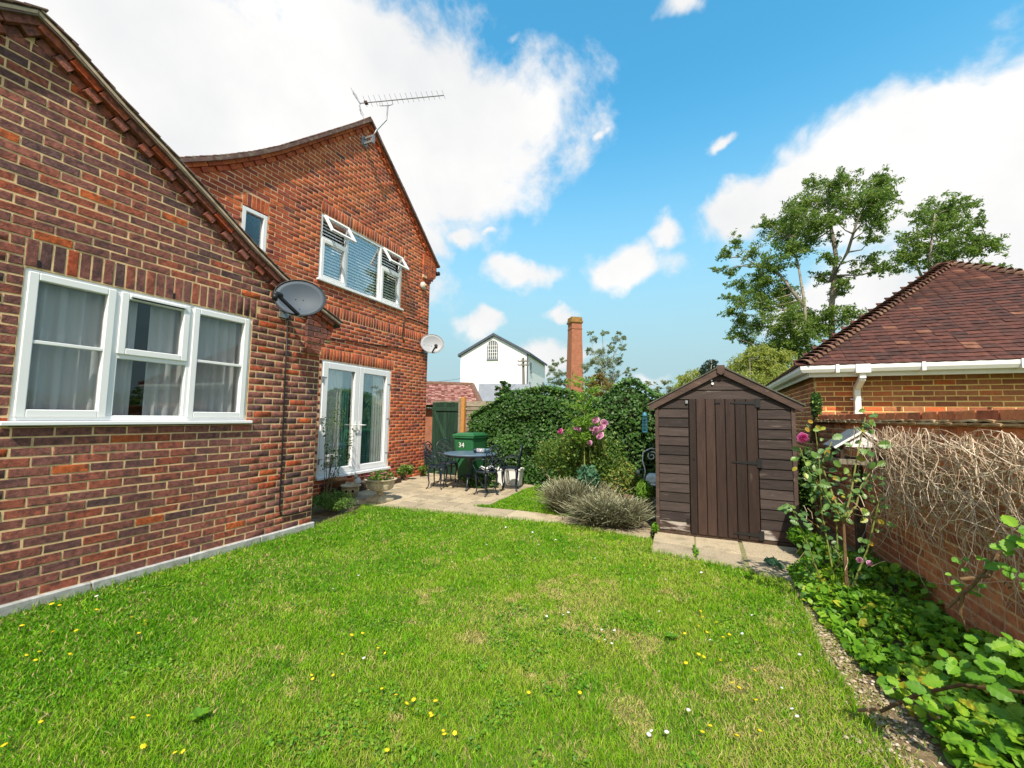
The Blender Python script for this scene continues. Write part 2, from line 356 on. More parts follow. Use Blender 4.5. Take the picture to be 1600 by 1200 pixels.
M_pink = mat_ramp('pink_petal', [(0, (.58, .25, .42)), (1, (.78, .46, .62))], .6, .3, transl=.3)
M_magenta = mat_ramp('magenta_petal', [(0, (.52, .05, .26)), (1, (.72, .18, .42))], .6, .3, transl=.3)
M_urnflower = mat_ramp('small_pink_petal', [(0, (.38, .04, .14)), (1, (.62, .22, .34))], .6, .3, transl=.3)
M_yellow = mat_ramp('yellow_petal', [(0, (.80, .58, .01)), (1, (.85, .68, .02))], .6, .3, transl=.2)
M_daisy = plain('white_petal', (.82, .82, .80), .6, transl=.2)
M_grass = mat_ramp('grass_blade', [(0, (.64, .50, .25)), (.20, (.48, .42, .15)), (.40, (.31, .43, .035)), (.62, (.165, .39, .007)), (.84, (.078, .255, .005)), (.93, (.14, .37, .01)), (1, (.42, .66, .03))], .6, .2, transl=.3)
M_pebble = mat_ramp('pebble', [(0, (.24, .18, .12)), (.7, (.40, .32, .23)), (1, (.60, .53, .44))], .85, .3)
M_render_white = plain('white_render', (.82, .83, .84), .9, nsc=.4, namt=.03)
M_slate = plain('slate', (.07, .085, .11), .7, nsc=2, namt=.2)
M_slate_grey = plain('grey_slate_roof', (.20, .22, .25), .7, nsc=1.5, namt=.15)
M_far_glass = plain('far_pane', (.10, .12, .14), .2, spec=.6)
M_far_brick = mat_ramp('chimney_brick', [(0, (.30, .125, .075)), (1, (.36, .15, .09))], .95, .2, 4, .25, (.26, .20, .07), .9, (.6, .75), .5)
M_lowtile = mat_ramp('low_roof_tile', [(0, (.09, .034, .030)), (.5, (.20, .075, .064)), (1, (.42, .27, .24))], .9, .2, 6, .2)
M_lowtile_side = mat_ramp('low_roof_tile_side', [(0, (.12, .055, .04)), (1, (.20, .095, .065))], .9, .2, 6, .3)
M_pole = plain('grey_pole', (.16, .15, .13), .9)
# ------------------------------------------------------------------ ground
g = MB(); g.add([(-900, -900, -.06), (900, -900, -.06), (900, 1500, -.06), (-900, 1500, -.06)], [(0, 1, 2, 3)])
M_field = plain('field', (.075, .125, .028), .95, nsc=.4, namt=.3)
tag(g.build('ground', M_field), kind='structure', label='ground running out beyond the garden', cat='ground')

# ------------------------------------------------------------------ brickwork
def brick_arrays(L, H, D=.06, c=.0045, jit=.002):
    w = lambda: rnd(-jit, jit); L -= .001; H -= .0015
    v = []
    for y, s in ((0, c), (c, 0)):
        for x, z in ((-1, -1), (1, -1), (1, 1), (-1, 1)): v.append((x * (L / 2 - s) + w(), y + (w() if y == 0 else 0), z * (H / 2 - s) + w()))
    for x, z in ((-1, -1), (1, -1), (1, 1), (-1, 1)): v.append((x * L / 2, D, z * H / 2))
    f = [(0, 1, 2, 3)]
    for a in (0, 4):
        for i in range(4): j = (i + 1) % 4; f.append((a + i, a + 4 + i, a + 4 + j, a + j))
    return v, f
_pool = {}
def brick_mesh(L, H, mat, r):
    key = (round(L, 3), round(H, 3), mat.name, int(r * 24))
    std = key[:2] in ((.215, .065), (.065, .215), (.1025, .065))
    if std and key in _pool: return _pool[key]
    v, f = brick_arrays(L, H); me = bpy.data.meshes.new('brick'); me.from_pydata(v, [], f); set_rnd(me, [r] * len(v)); me.materials.append(mat)
    if std: _pool[key] = me
    return me
def lay_bricks(parent, O, theta, items, mat, keep=300, name='brick', rest='brickwork'):
    """items: (u, z, L, H, proud, rnd); the bricks that show largest are objects, the others one joined part"""
    O = np.array(O, float); u = np.array((math.cos(theta), math.sin(theta), 0)); n = np.array((math.sin(theta), -math.cos(theta), 0))
    if not items: return
    A = np.array([(i[0], i[1], i[2], i[3], i[4], i[5]) for i in items])
    C = O + A[:, :1] * u + A[:, 1:2] * np.array((0, 0, 1)) + A[:, 4:5] * n
    x0, y0, d = project(C - u * A[:, 2:3] / 2); x1, y1, d1 = project(C + u * A[:, 2:3] / 2)
    xc, yc, dc = project(C)
    area = np.abs(x1 - x0) * A[:, 3] * F_PX / np.maximum(dc, .2)
    vis = (d > .2) & (d1 > .2) & (xc > -20) & (xc < 1620) & (yc > -20) & (yc < 1220)
    score = np.where(vis, area, -1); order = np.argsort(-score)
    big_ = [i for i in order[:keep] if score[i] > 0]; bs = set(int(i) for i in big_)
    base = Vector(woff(parent))
    for i in big_:
        it = items[i]; o = link(name, brick_mesh(it[2], it[3], mat, it[5]), parent)
        o.location = Vector(C[i]) - base; o.rotation_euler = (0, rnd(-.004, .004), theta)
    V = []; Fc = []; R = []; k = 0
    for i, it in enumerate(items):
        if i in bs: continue
        v, f = brick_arrays(it[2], it[3]); v = np.array(v)
        V.append(C[i] + v[:, :1] * u - v[:, 1:2] * n + v[:, 2:3] * np.array((0, 0, 1))); Fc.append(np.array(f) + k); k += len(v); R += [it[5]] * len(v)
    if V: np_mesh(rest, np.vstack(V), np.vstack(Fc), R, mat, parent, kind='stuff')
def row_gaps(u0, u1, holes, z):
    segs = [(u0, u1)]
    for a, b, za, zb in holes:
        if not (za - 1e-4 < z < zb + 1e-4): continue
        ns = []
        for p, q in segs:
            if b <= p or a >= q: ns.append((p, q)); continue
            if a > p: ns.append((p, a))
            if b < q: ns.append((b, q))
        segs = ns
    return [(p, q) for p, q in segs if q - p > .02]
def brick_wall(parent, O, theta, z0, nrows, ext, holes, soldiers, mat, mortar, thick=.10, keep=300, course=.075, skew=0, proud=.0, rb=None):
    """ext(z) -> (u0, u1); holes and soldiers: (u0, u1, z0, z1)"""
    items = []; mb = MB(); th = theta
    u = np.array((math.cos(th), math.sin(th), 0)); n = np.array((math.sin(th), -math.cos(th), 0)); O_ = np.array(O, float)
    for r in range(nrows):
        zc = z0 + (r + .5) * course; e = ext(zc)
        if e is None: continue
        u0, u1 = e
        for p, q in row_gaps(u0, u1, holes, zc):       # mortar bed behind the bricks
            c = O_ + u * (p + q) / 2 - n * (.0035 + thick / 2) + np.array((0, 0, zc))
            mb.obox(c, u * (q - p) / 2, n * thick / 2, (0, 0, course / 2))
        s = (r % 2) * .1125 + skew
        for p, q in row_gaps(u0, u1, holes + soldiers, zc):
            k = math.floor((p - s) / .225)
            while s + k * .225 < q:
                a = max(s + k * .225, p + .004); b = min(s + k * .225 + .215, q - .004)
                if a > p + .006 and a - p < .07 and b - a > .1: pass
                if b - a > .045:
                    rr = random.random() if rb is None else rb()
                    L = b - a
                    if abs(L - .215) < .004: L = .215
                    items.append(((a + b) / 2, zc + rnd(-.0012, .0012), L + (rnd(-.003, .003) if L != .215 else 0), .065, proud + rnd(-.0015, .0022), rr))
                k += 1
    for a, b, za, zb in soldiers:
        m = max(1, round((b - a) / .075)); w = (b - a) / m
        for i in range(m):
            items.append((a + (i + .5) * w, (za + zb) / 2 + rnd(-.002, .002), .065, zb - za - .01, proud + rnd(-.001, .002), random.random() if rb is None else rb()))
    mb.build('wall', mortar, parent)
    lay_bricks(parent, O, theta, items, mat, keep)
    return items
def along(poly, step):
    """points at equal spacing along a (y, z) polyline -> [(y, z, dy, dz)]"""
    P = np.array(poly, float); seg = np.diff(P, axis=0); Ls = np.hypot(seg[:, 0], seg[:, 1]); cum = np.r_[0, np.cumsum(Ls)]
    out = []; s = step / 2
    while s < cum[-1]:
        i = min(np.searchsorted(cum, s) - 1, len(seg) - 1); t = (s - cum[i]) / Ls[i]; d = seg[i] / Ls[i]
        out.append((*(P[i] + seg[i] * t), *d)); s += step
    return out
def offset(poly, d):
    P = np.array(poly, float); out = []
    for i in range(len(P)):
        a = P[max(i - 1, 0)]; b = P[min(i + 1, len(P) - 1)]; t = (b - a) / np.hypot(*(b - a)); nn = np.array((t[1], -t[0]))
        if nn[1] > 0: nn = -nn
        out.append(P[i] + nn * d)
    return out
def line_z(poly):
    P = np.array(poly, float); o = np.argsort(P[:, 0]); P = P[o]
    return lambda y: float(np.interp(y, P[:, 0], P[:, 1]))
def raked_verge(parent, poly, X, mat, proj=.115, b1=.072, b2=.046):
    """gable edge on a wall facing +X: tiles, undercloak, stretcher course, dentil course, each piece its own part"""
    base = woff(parent)
    def piece(name, c, dy, dz, L, H, x0, x1, mat_, r, bev=.003):
        m = MB(); m.cur = r
        nz = (dy, ) if False else None
        m.obox(((x0 + x1) / 2, c[0], c[1]), (0, dy * L / 2, dz * L / 2), (0, -dz * H / 2, dy * H / 2), ((x1 - x0) / 2, 0, 0))
        return m.build(name, mat_, parent, bev=bev)
    for y, z, dy, dz in along(offset(poly, .10), .225):
        piece('verge_brick', (y, z), dy, dz, .217, .066, X - .05, X + b1 + rnd(-.004, .004), mat, rnd(.3, 1))
    for i, (y, z, dy, dz) in enumerate(along(offset(poly, .172), .1125)):
        pr = b2 if i % 2 else .006
        piece('dentil_brick', (y, z), dy, dz, .104, .068, X - .05, X + pr + rnd(-.003, .003), mat, rnd(.35, 1))
    m = MB()
    P = offset(poly, .052)
    for a, b in zip(P[:-1], P[1:]):
        d = (b - a); m.beam((X + proj / 2 - .06, a[0], a[1]), (X + proj / 2 - .06, b[0] + d[0] * .001, b[1] + d[1] * .001), proj + .1, .022, up=(0, -d[1], d[0]))
    m.build('undercloak', M_undercloak, parent)
    for y, z, dy, dz in along(offset(poly, .018), .10):
        s = 1 if dz < 0 else -1               # tiles lap down the slope
        tl = math.atan2(dz, dy); t2 = tl + s * .07
        m = MB(); m.cur = random.random(); L = .135; H = .013
        ay = (0, math.cos(t2) * L / 2, math.sin(t2) * L / 2); az = (0, -math.sin(t2) * H / 2, math.cos(t2) * H / 2)
        x1 = X + proj + rnd(-.006, .006)
        m.obox(((X - .2 + x1) / 2, y, z), ay, az, ((x1 - X + .2) / 2, 0, 0)); m.build('verge_tile', M_tile_verge, parent, bev=.002)
def roof_slab(parent, poly, xa, xb, mat, name='roof', th=.05):
    P = offset(poly, .03); Q = offset(poly, .03 + th); m = MB()
    for i in range(len(P) - 1):
        a, b, c, d = P[i], P[i + 1], Q[i + 1], Q[i]
        m.add([(xa, *a), (xa, *b), (xa, *c), (xa, *d), (xb, *a), (xb, *b), (xb, *c), (xb, *d)],
              [(0, 1, 5, 4), (3, 7, 6, 2), (0, 3, 2, 1), (4, 5, 6, 7), (0, 4, 7, 3), (1, 2, 6, 5)], .3)
    return m.build(name, mat, parent)
def ring(mb, y0, y1, z0, z1, w, xa, xb, wb=None):
    wb = w if wb is None else wb
    mb.box(xa, xb, y0, y0 + w, z0, z1); mb.box(xa, xb, y1 - w, y1, z0, z1)
    mb.box(xa, xb, y0 + w, y1 - w, z0, z0 + wb); mb.box(xa, xb, y0 + w, y1 - w, z1 - w, z1)
def pane(parent, y0, y1, z0, z1, x):
    m = MB(); m.box(x - .002, x + .002, y0, y1, z0, z1); return m.build('pane', M_glass, parent)
def drape(name, label, y0, y1, z0, z1, x, folds, amp, mat, group=None, gather=0):
    n = max(24, folds * 8); V = []; Fc = []
    ph = rnd(0, 6)
    for j, z in enumerate((z0, (z0 + z1) / 2, z1)):
        for i in range(n + 1):
            t = i / n; yy = y0 + (y1 - y0) * t
            V.append((x + amp * math.sin(folds * 2 * math.pi * t + ph + .6 * math.sin(7 * t)) * (1 - .25 * (j == 2)) + .3 * amp * math.sin(folds * 4.7 * t * math.pi + 1), yy, z))
    for j in range(2):
        for i in range(n): a = j * (n + 1) + i; Fc.append((a, a + 1, a + n + 2, a + n + 1))
    o = np_mesh(name, V, Fc, [.5] * len(V), mat, smooth=True)
    return tag(o, label, 'curtain', group)
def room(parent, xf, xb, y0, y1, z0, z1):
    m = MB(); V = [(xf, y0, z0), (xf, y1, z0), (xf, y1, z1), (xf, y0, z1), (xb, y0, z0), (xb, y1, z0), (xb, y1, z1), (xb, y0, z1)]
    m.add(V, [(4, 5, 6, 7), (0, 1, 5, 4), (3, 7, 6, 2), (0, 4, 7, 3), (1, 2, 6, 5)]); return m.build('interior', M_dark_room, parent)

# ------------------------------------------------------------------ single storey wing on the left
XW = -4.574
wing = thing('brick_wing', 'single storey purple brick gable wing with a three light white window', 'house wing', (XW, 1.1, 0))
W_V = [(-2.6, 2.55), (-2.0, 2.74), (-1.1, 3.10), (-.25, 3.62), (.45, 4.07), (1.0, 4.44), (1.16, 4.53), (1.34, 4.44), (1.70, 4.19), (2.10, 3.94), (2.51, 3.67), (2.95, 3.37), (3.30, 3.165), (3.75, 2.96), (4.20, 2.785)]
W_low = line_z(offset(W_V, .20))
_wl = offset(W_V, .20)
def wing_ext(z):
    ys = [p for p in np.linspace(-2.2, 3.94, 400) if W_low(p) > z - .02]
    return (max(-1.8, ys[0]), min(3.94, ys[-1])) if ys else None
WY0, WY1, WZ0, WZ1 = 1.263, 3.005, 1.375, 2.56
hole = (WY0, WY1, WZ0 - .01, WZ1)
brick_wall(wing, (XW, 0, 0), math.pi / 2, .01, 61, wing_ext, [hole], [(WY0 - .01, WY1 + .04, WZ1 + .005, WZ1 + .225)], M_brick_wing, M_mortar_wing, skew=.05)
m = MB()
for k in range(8):
    a = -1.8 + k * .72; m.cur = rnd(0, 1); m.box(XW - .1, XW + .04, a + .004, a + .716 if k < 7 else 3.965, -.08, .088)
m.build('plinth', M_concrete, wing, bev=.006)
raked_verge(wing, W_V, XW, M_brick_wing)
roof_slab(wing, W_V, XW + .10, -9.5, M_tile_verge)
# kneeler that carries the verge at the corner, and its two corbel courses
items = []
for k in range(8):
    z = 2.26 + .0375 + .075 * k; y0, y1 = 3.69, 3.94 + min(.10, .035 * (k - 1)) if k < 3 else 4.08 + .012 * (k - 3)
    if k < 2: y0 = 3.70
    yy = y0; first = .1025 if k % 2 else .215
    while yy < y1 - .04:
        L = min(first, y1 - yy); first = .215 if first == .1025 else .1025
        if L > .04: items.append((yy + L / 2, z, L - .008, .065, (.030, .045)[k % 2 == 0] if k < 2 else .04, random.random()))
        yy += L + .002
lay_bricks(wing, (XW, 0, 0), math.pi / 2, items, M_brick_wing, 40, 'corbel_brick')
m = MB(); m.box(XW - .1, XW + .020, 3.71, 3.94, 2.27, 2.90); m.box(XW - .1, XW + .020, 3.94, 4.07, 2.46, 2.86); m.build('kneeler_mortar', M_mortar_wing, wing)
m = MB(); m.prism([(XW + .02, 4.0, 2.62), (XW + .02, 4.24, 2.70), (XW + .02, 4.24, 2.755), (XW + .02, 4.0, 2.85)], (-5, 0, 0)); m.build('eaves_board', M_sleeper, wing)
# three light window
win = MB(); xa, xb = XW - .075, XW - .012
ring(win, WY0, WY1, WZ0 + .03, WZ1, .045, xa, xb); win.box(xa, xb, 1.795, 1.850, WZ0 + .075, WZ1 - .045); win.box(xa, xb, 2.378, 2.430, WZ0 + .075, WZ1 - .045)
win.box(xa, xb, 1.850, 2.378, 1.945, 1.990)
wf = win.build('window', M_upvc, wing, bev=.004)
m = MB(); m.box(XW - .07, XW + .045, WY0 - .05, WY1 + .05, WZ0 - .005, WZ0 + .028); m.build('sill', M_upvc, wf, bev=.006)
for y0, y1, z0, z1, bar in ((WY0 + .022, 1.803, WZ0 + .06, WZ1 - .025, True), (1.838, 2.378, 1.985, WZ1 - .025, False), (2.412, WY1 - .03, WZ0 + .06, WZ1 - .025, True)):
    m = MB(); ring(m, y0, y1, z0, z1, .056 if bar else .055, xa + .012, xb + .016)
    s = m.build('sash', M_upvc, wf, bev=.005)
    if bar:
        zc = (z0 + z1) / 2 + .02; m = MB(); m.box(xa + .02, xb + .010, y0 + .056, y1 - .056, zc - .013, zc + .013); m.build('glazing_bar', M_upvc, wf, bev=.003)
        pane(wf, y0 + .056, y1 - .056, z0 + .056, zc - .013, xa + .03); pane(wf, y0 + .056, y1 - .056, zc + .013, z1 - .056, xa + .03)
    else: pane(wf, y0 + .055, y1 - .055, z0 + .055, z1 - .055, xa + .03)
pane(wf, 1.850, 2.378, WZ0 + .075, 1.945, xa + .03)
m = MB(); m.box(xb + .016, xb + .030, 1.90, 2.33, WZ1 - .058, WZ1 - .042); m.build('trickle_vent', M_upvc, wf)
m = MB(); m.box(xb + .0165, xb + .024, 1.91, 2.32, WZ1 - .070, WZ1 - .060); m.build('vent_slot', M_plastic_black, wf)
for a in (1.32, 2.22, 2.93):
    m = MB(); m.box(XW - .003, XW + .004, a, a + .014, WZ1 + .012, WZ1 + .07); m.build('weep_vent', M_plastic_black, wing)
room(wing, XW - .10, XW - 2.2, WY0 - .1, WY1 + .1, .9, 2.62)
drape('curtain', 'grey sheer curtain behind the wide light nearest the garden end of the wing window', 2.10, 2.99, 1.38, 2.56, XW - .135, 9, .024, M_sheer, 'sheer curtains in the wing window')
drape('curtain', 'grey sheer curtain behind the leftmost light of the wing window', 1.27, 2.02, 1.38, 2.56, XW - .135, 7, .028, M_sheer, 'sheer curtains in the wing window')

# ------------------------------------------------------------------ two storey house
XH = -6.208
house = thing('brick_house', 'tall two storey red brick house gable with swept tiled roof', 'house', (XH, 6.2, 0))
H_V = [(1.9, 4.18), (2.45, 4.52), (2.95, 4.86), (3.41, 5.17), (3.86, 5.51), (4.26, 5.85), (4.97, 6.52), (5.60, 7.12), (6.10, 7.60), (6.27, 7.72), (6.44, 7.59), (6.58, 7.46), (7.10, 7.03), (7.50, 6.70), (8.0, 6.27), (8.45, 5.87), (8.80, 5.56), (8.95, 5.44)]
H_low = line_z(offset(H_V, .20)); W_top = line_z(W_V)
def house_ext(z):
    ys = [p for p in np.linspace(2.2, 8.63, 500) if H_low(p) > z - .02]
    if not ys: return None
    lo = 4.4 if z < 2.75 else min(4.4, max(2.2, float(np.interp(-z, [-W_top(p) for p in (1.3, 2.1, 2.95, 3.75, 4.2)], (1.3, 2.1, 2.95, 3.75, 4.2))) - .15))
    a = max(lo, ys[0]); b = min(8.63, ys[-1])
    return (a, b) if b - a > .05 else None
DY0, DY1, DZ0, DZ1 = 5.41, 7.285, .33, 2.476
UY0, UY1, UZ0, UZ1 = 5.226, 7.513, 3.911, 5.176
SY0, SY1, SZ0, SZ1 = 3.815, 4.215, 3.601, 4.626
holes = [(DY0, DY1, DZ0, DZ1), (UY0, UY1, UZ0 - .01, UZ1), (SY0, SY1, SZ0, SZ1)]
sold = [(4.9, DY1 + .075, DZ1 + .006, DZ1 + .226), (UY0 - .01, UY1 + .06, UZ1 + .006, UZ1 + .226), (SY0 - .01, SY1 + .01, SZ1 + .006, SZ1 + .226), (4.4, 8.63, 3.306, 3.526)]
brick_wall(house, (XH, 0, 0), math.pi / 2, .001, 104, house_ext, holes, sold, M_brick_house, M_mortar_house, skew=.08)
raked_verge(house, H_V, XH, M_brick_house, .085, .048, .032)
roof_slab(house, H_V, XH + .10, -16, M_tile_verge)
m = MB(); m.box(XH - 8, XH - .108, 8.5, 8.625, 0, 5.3); m.box(XH - 8, XH - .108, 8.40, 8.5, 0, 5.2); m.build('end_wall', M_brick_house, house)
items = []
for k in range(9):
    z = 4.876 + .0375 + .075 * k; y0 = 8.44 if k < 2 else 8.29; y1 = min(8.66 + .06 * k, 8.86)
    yy = y0; first = .1025 if k % 2 else .215
    while yy < y1 - .03:
        L = min(first, y1 - yy); first = .215 if first == .1025 else .1025
        if L > .035: items.append((yy + L / 2, z, L - .008, .065, .04 + (.02 if k < 2 else 0) * (k - 1), random.random()))
        yy += L + .002
lay_bricks(house, (XH, 0, 0), math.pi / 2, items, M_brick_house, 40, 'corbel_brick')
m = MB(); m.box(XH - .2, XH + .032, 8.30, 8.63, 4.95, 5.5); m.box(XH - .2, XH + .032, 8.63, 8.82, 5.06, 5.48); m.build('kneeler_mortar', M_mortar_house, house)
m = MB(); m.tube([(XH + .06, 8.94, 5.24), (XH - 7.5, 8.94, 5.24)], .055, 8); m.build('gutter', M_plastic_black, house, True)
# upper window: three lights, two top vents standing open
win = MB(); xa, xb = XH - .075, XH - .012
ring(win, UY0, UY1, UZ0 + .03, UZ1, .05, xa, xb); win.box(xa, xb, 5.845, 5.905, UZ0 + .08, UZ1 - .05); win.box(xa, xb, 6.79, 6.85, UZ0 + .08, UZ1 - .05)
ZT = 4.70
win.box(xa, xb, UY0 + .05, 5.845, ZT, ZT + .05); win.box(xa, xb, 6.85, UY1 - .05, ZT, ZT + .05)
uf = win.build('window', M_upvc, house, bev=.004)
m = MB(); m.box(XH - .07, XH + .05, UY0 - .04, UY1 + .06, UZ0 - .01, UZ0 + .028); m.build('sill', M_upvc, uf, bev=.006)
for y0, y1 in ((UY0 + .035, 5.855), (6.84, UY1 - .035)):
    m = MB(); ring(m, y0, y1, UZ0 + .06, ZT + .012, .065, xa + .012, xb + .018); m.build('sash', M_upvc, uf, bev=.005)
    pane(uf, y0 + .065, y1 - .065, UZ0 + .125, ZT - .053, xa + .03)
    # vent hinged at its head, swung out
    h = UZ1 - .04 - ZT - .045; ang = math.radians(33); zt = UZ1 - .05
    ex, ez = math.sin(ang), -math.cos(ang); nx, nz = math.cos(ang), math.sin(ang); x0 = xb + .02
    def P(s, y, t): return (x0 + ex * s + nx * t, y, zt + ez * s + nz * t)
    m = MB()
    def bar(s0, s1, ya, yb):
        m.add([P(s0, ya, 0), P(s1, ya, 0), P(s1, yb, 0), P(s0, yb, 0), P(s0, ya, .04), P(s1, ya, .04), P(s1, yb, .04), P(s0, yb, .04)],
              [(0, 3, 2, 1), (4, 5, 6, 7), (0, 1, 5, 4), (1, 2, 6, 5), (2, 3, 7, 6), (3, 0, 4, 7)])
    bar(0, h, y0, y0 + .05); bar(0, h, y1 - .05, y1); bar(0, .05, y0 + .05, y1 - .05); bar(h - .05, h, y0 + .05, y1 - .05)
    m.build('vent_sash', M_upvc, uf, bev=.004)
    m = MB(); m.add([P(.05, y0 + .05, .018), P(h - .05, y0 + .05, .018), P(h - .05, y1 - .05, .018), P(.05, y1 - .05, .018), P(.05, y0 + .05, .022), P(h - .05, y0 + .05, .022), P(h - .05, y1 - .05, .022), P(.05, y1 - .05, .022)],
                    [(0, 3, 2, 1), (4, 5, 6, 7), (0, 1, 5, 4), (1, 2, 6, 5), (2, 3, 7, 6), (3, 0, 4, 7)]); m.build('pane', M_glass, uf)
    m = MB(); m.tube([(xb, y1 - .12, ZT + .06), P(h * .55, y1 - .12, 0)], .006, 5); m.build('stay', M_galv, uf)
pane(uf, 5.905, 6.79, UZ0 + .08, UZ1 - .05, xa + .03)
bl = thing('venetian_blind', 'white venetian blind lowered behind the upstairs window', 'blind', (XH - .14, 6.37, UZ0))
for ya, yb in ((UY0 + .04, 5.86), (5.89, 6.80), (6.84, UY1 - .04)):
    m = MB(); z = UZ0 + .1
    while z < UZ1 - .06:
        m.obox((XH - .14, (ya + yb) / 2, z), (0, (yb - ya) / 2, 0), (.012, 0, -.019), (.001, 0, .0006)); z += .062
    m.build('slats', M_blind, bl, kind='stuff')
m = MB(); m.box(XH - .16, XH - .12, UY0 + .04, UY1 - .04, UZ1 - .055, UZ1 - .02); m.build('head_rail', M_blind, bl)
room(house, XH - .2, XH - 2.5, UY0 - .2, UY1 + .2, UZ0 - .6, UZ1 + .1)
# little window half hidden by the wing roof
m = MB(); ring(m, SY0, SY1, SZ0, SZ1, .06, xa, xb + .01); sf = m.build('small_window', M_upvc, house, bev=.004)
pane(sf, SY0 + .06, SY1 - .06, SZ0 + .06, SZ1 - .06, xa + .03)
room(house, XH - .12, XH - 1.5, SY0 - .05, SY1 + .05, SZ0, SZ1 + .05)
# french doors
m = MB(); ring(m, DY0, DY1, DZ0 + .02, DZ1, .05, xa, xb, .04); df = m.build('french_door', M_upvc, house, bev=.004)
m = MB(); m.box(XH - .10, XH + .06, DY0 - .03, DY1 + .03, DZ0 - .035, DZ0 + .018); m.build('sill', M_upvc, df, bev=.006)
for y0, y1, h_ in ((DY0 + .035, 6.335, 1), (6.342, DY1 - .035, -1)):
    m = MB(); ring(m, y0, y1, DZ0 + .05, DZ1 - .035, .115, xa + .010, xb + .014, .095); m.build('door_leaf', M_upvc, df, bev=.006)
    pane(df, y0 + .115, y1 - .115, DZ0 + .145, DZ1 - .15, xa + .03)
    yh = y1 - .05 if h_ > 0 else y0 + .05
    m = MB(); m.box(xb + .014, xb + .022, yh - .016, yh + .016, 1.10, 1.34); m.build('handle_plate', M_white, df, bev=.003)
    m = MB(); m.tube([(xb + .02, yh, 1.27), (xb + .065, yh, 1.27), (xb + .065, yh - h_ * .13, 1.27)], .010, 8); m.build('handle', M_white, df, True)
    m = MB(); m.tube([(xb + .02, yh, 1.15), (xb + .03, yh, 1.15)], .007, 8); m.build('keyhole', M_plastic_black, df)
    for z in (.62, 1.36, 2.12):
        yy = DY0 + .02 if h_ > 0 else DY1 - .02
        m = MB(); m.box(xb + .001, xb + .03, yy - .02 if h_ < 0 else yy, yy if h_ < 0 else yy + .02, z - .05, z + .05); m.box(xb + .014, xb + .02, min(yy, yy + h_ * .09), max(yy, yy + h_ * .09), z + .03, z + .045); m.build('hinge', M_galv, df)
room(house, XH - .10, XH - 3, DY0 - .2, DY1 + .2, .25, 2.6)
drape('curtain', 'pale sheer curtain covering most of the left french door', 5.56, 6.02, .36, 2.42, XH - .125, 6, .025, M_pale_curt)
drape('curtain', 'teal drape at the inner edge of the left french door', 6.03, 6.20, .36, 2.42, XH - .135, 3, .03, M_teal_curt)
drape('curtain', 'teal drape in the right french door beside dark glass', 6.62, 6.82, .36, 2.42, XH - .135, 4, .03, M_teal_curt)
drape('curtain', 'pale sheer curtain in the right french door next to the jamb', 6.83, 7.20, .36, 2.42, XH - .125, 5, .025, M_pale_curt)
m = MB(); m.box(XH - .34, XH - .30, 6.86, 7.16, .36, .80); o = m.build('black_panel', M_plastic_black, bev=.01); tag(o, 'small black panel standing inside the right french door', 'panel')
# lamp, cables, dishes, aerial
m = MB()
al = thing('alarm_bell', 'round white alarm bell box below the eaves corner of the house', 'alarm box', (XH + .02, 8.30, 4.72))
prof = [(0, 0), (.085, 0), (.10, .02), (.10, .05), (.06, .085), (0, .095)]
m = MB(); m.lathe(prof, 18); 
m.v = [(XH + z + .003, 8.30 + x, 4.72 + y) for x, y, z in m.v]; m.build('case', plain('cream_plastic', (.62, .58, .50), .5), al, True)
m = MB(); m.ball((XH + .10, 8.33, 4.73), .035); m.build('lens', plain('amber_lens', (.45, .22, .08), .3), al, True)
m = MB(); m.tube([(XW + .014, 3.43, 2.66), (XW + .012, 3.44, 1.9), (XW + .012, 3.462, 1.0), (XW + .012, 3.47, .36), (XW + .012, 3.49, .275), (XW + .012, 3.54, .252), (XW + .012, 3.955, .245)], .008, 6)
tag(m.build('aerial_cable', M_plastic_black, smooth=True), 'black cable running down the wing wall from the grey dish', 'cable')
m = MB(); m.tube([(XH + .012, 8.62, 3.75), (XH + .012, 8.35, 3.79), (XH + .012, 7.80, 3.79), (XH + .012, 7.66, 3.74), (XH + .012, 7.63, 3.62), (XH + .012, 7.61, 3.26), (XH + .012, 7.66, 3.19), (XH + .012, 7.70, 3.24)], .010, 6)
tag(m.build('wall_cable', M_plastic_black, smooth=True), 'black cable bent down the wall beside the upstairs window', 'cable')
m = MB(); m.tube([(XH + .012, 4.9, 2.86), (XH + .012, 6.2, 2.93), (XH + .012, 7.4, 3.02), (XH + .012, 8.62, 3.05)], .010, 6)
tag(m.build('wall_cable', M_plastic_black, smooth=True), 'long black cable sagging along the wall above the french doors', 'cable')
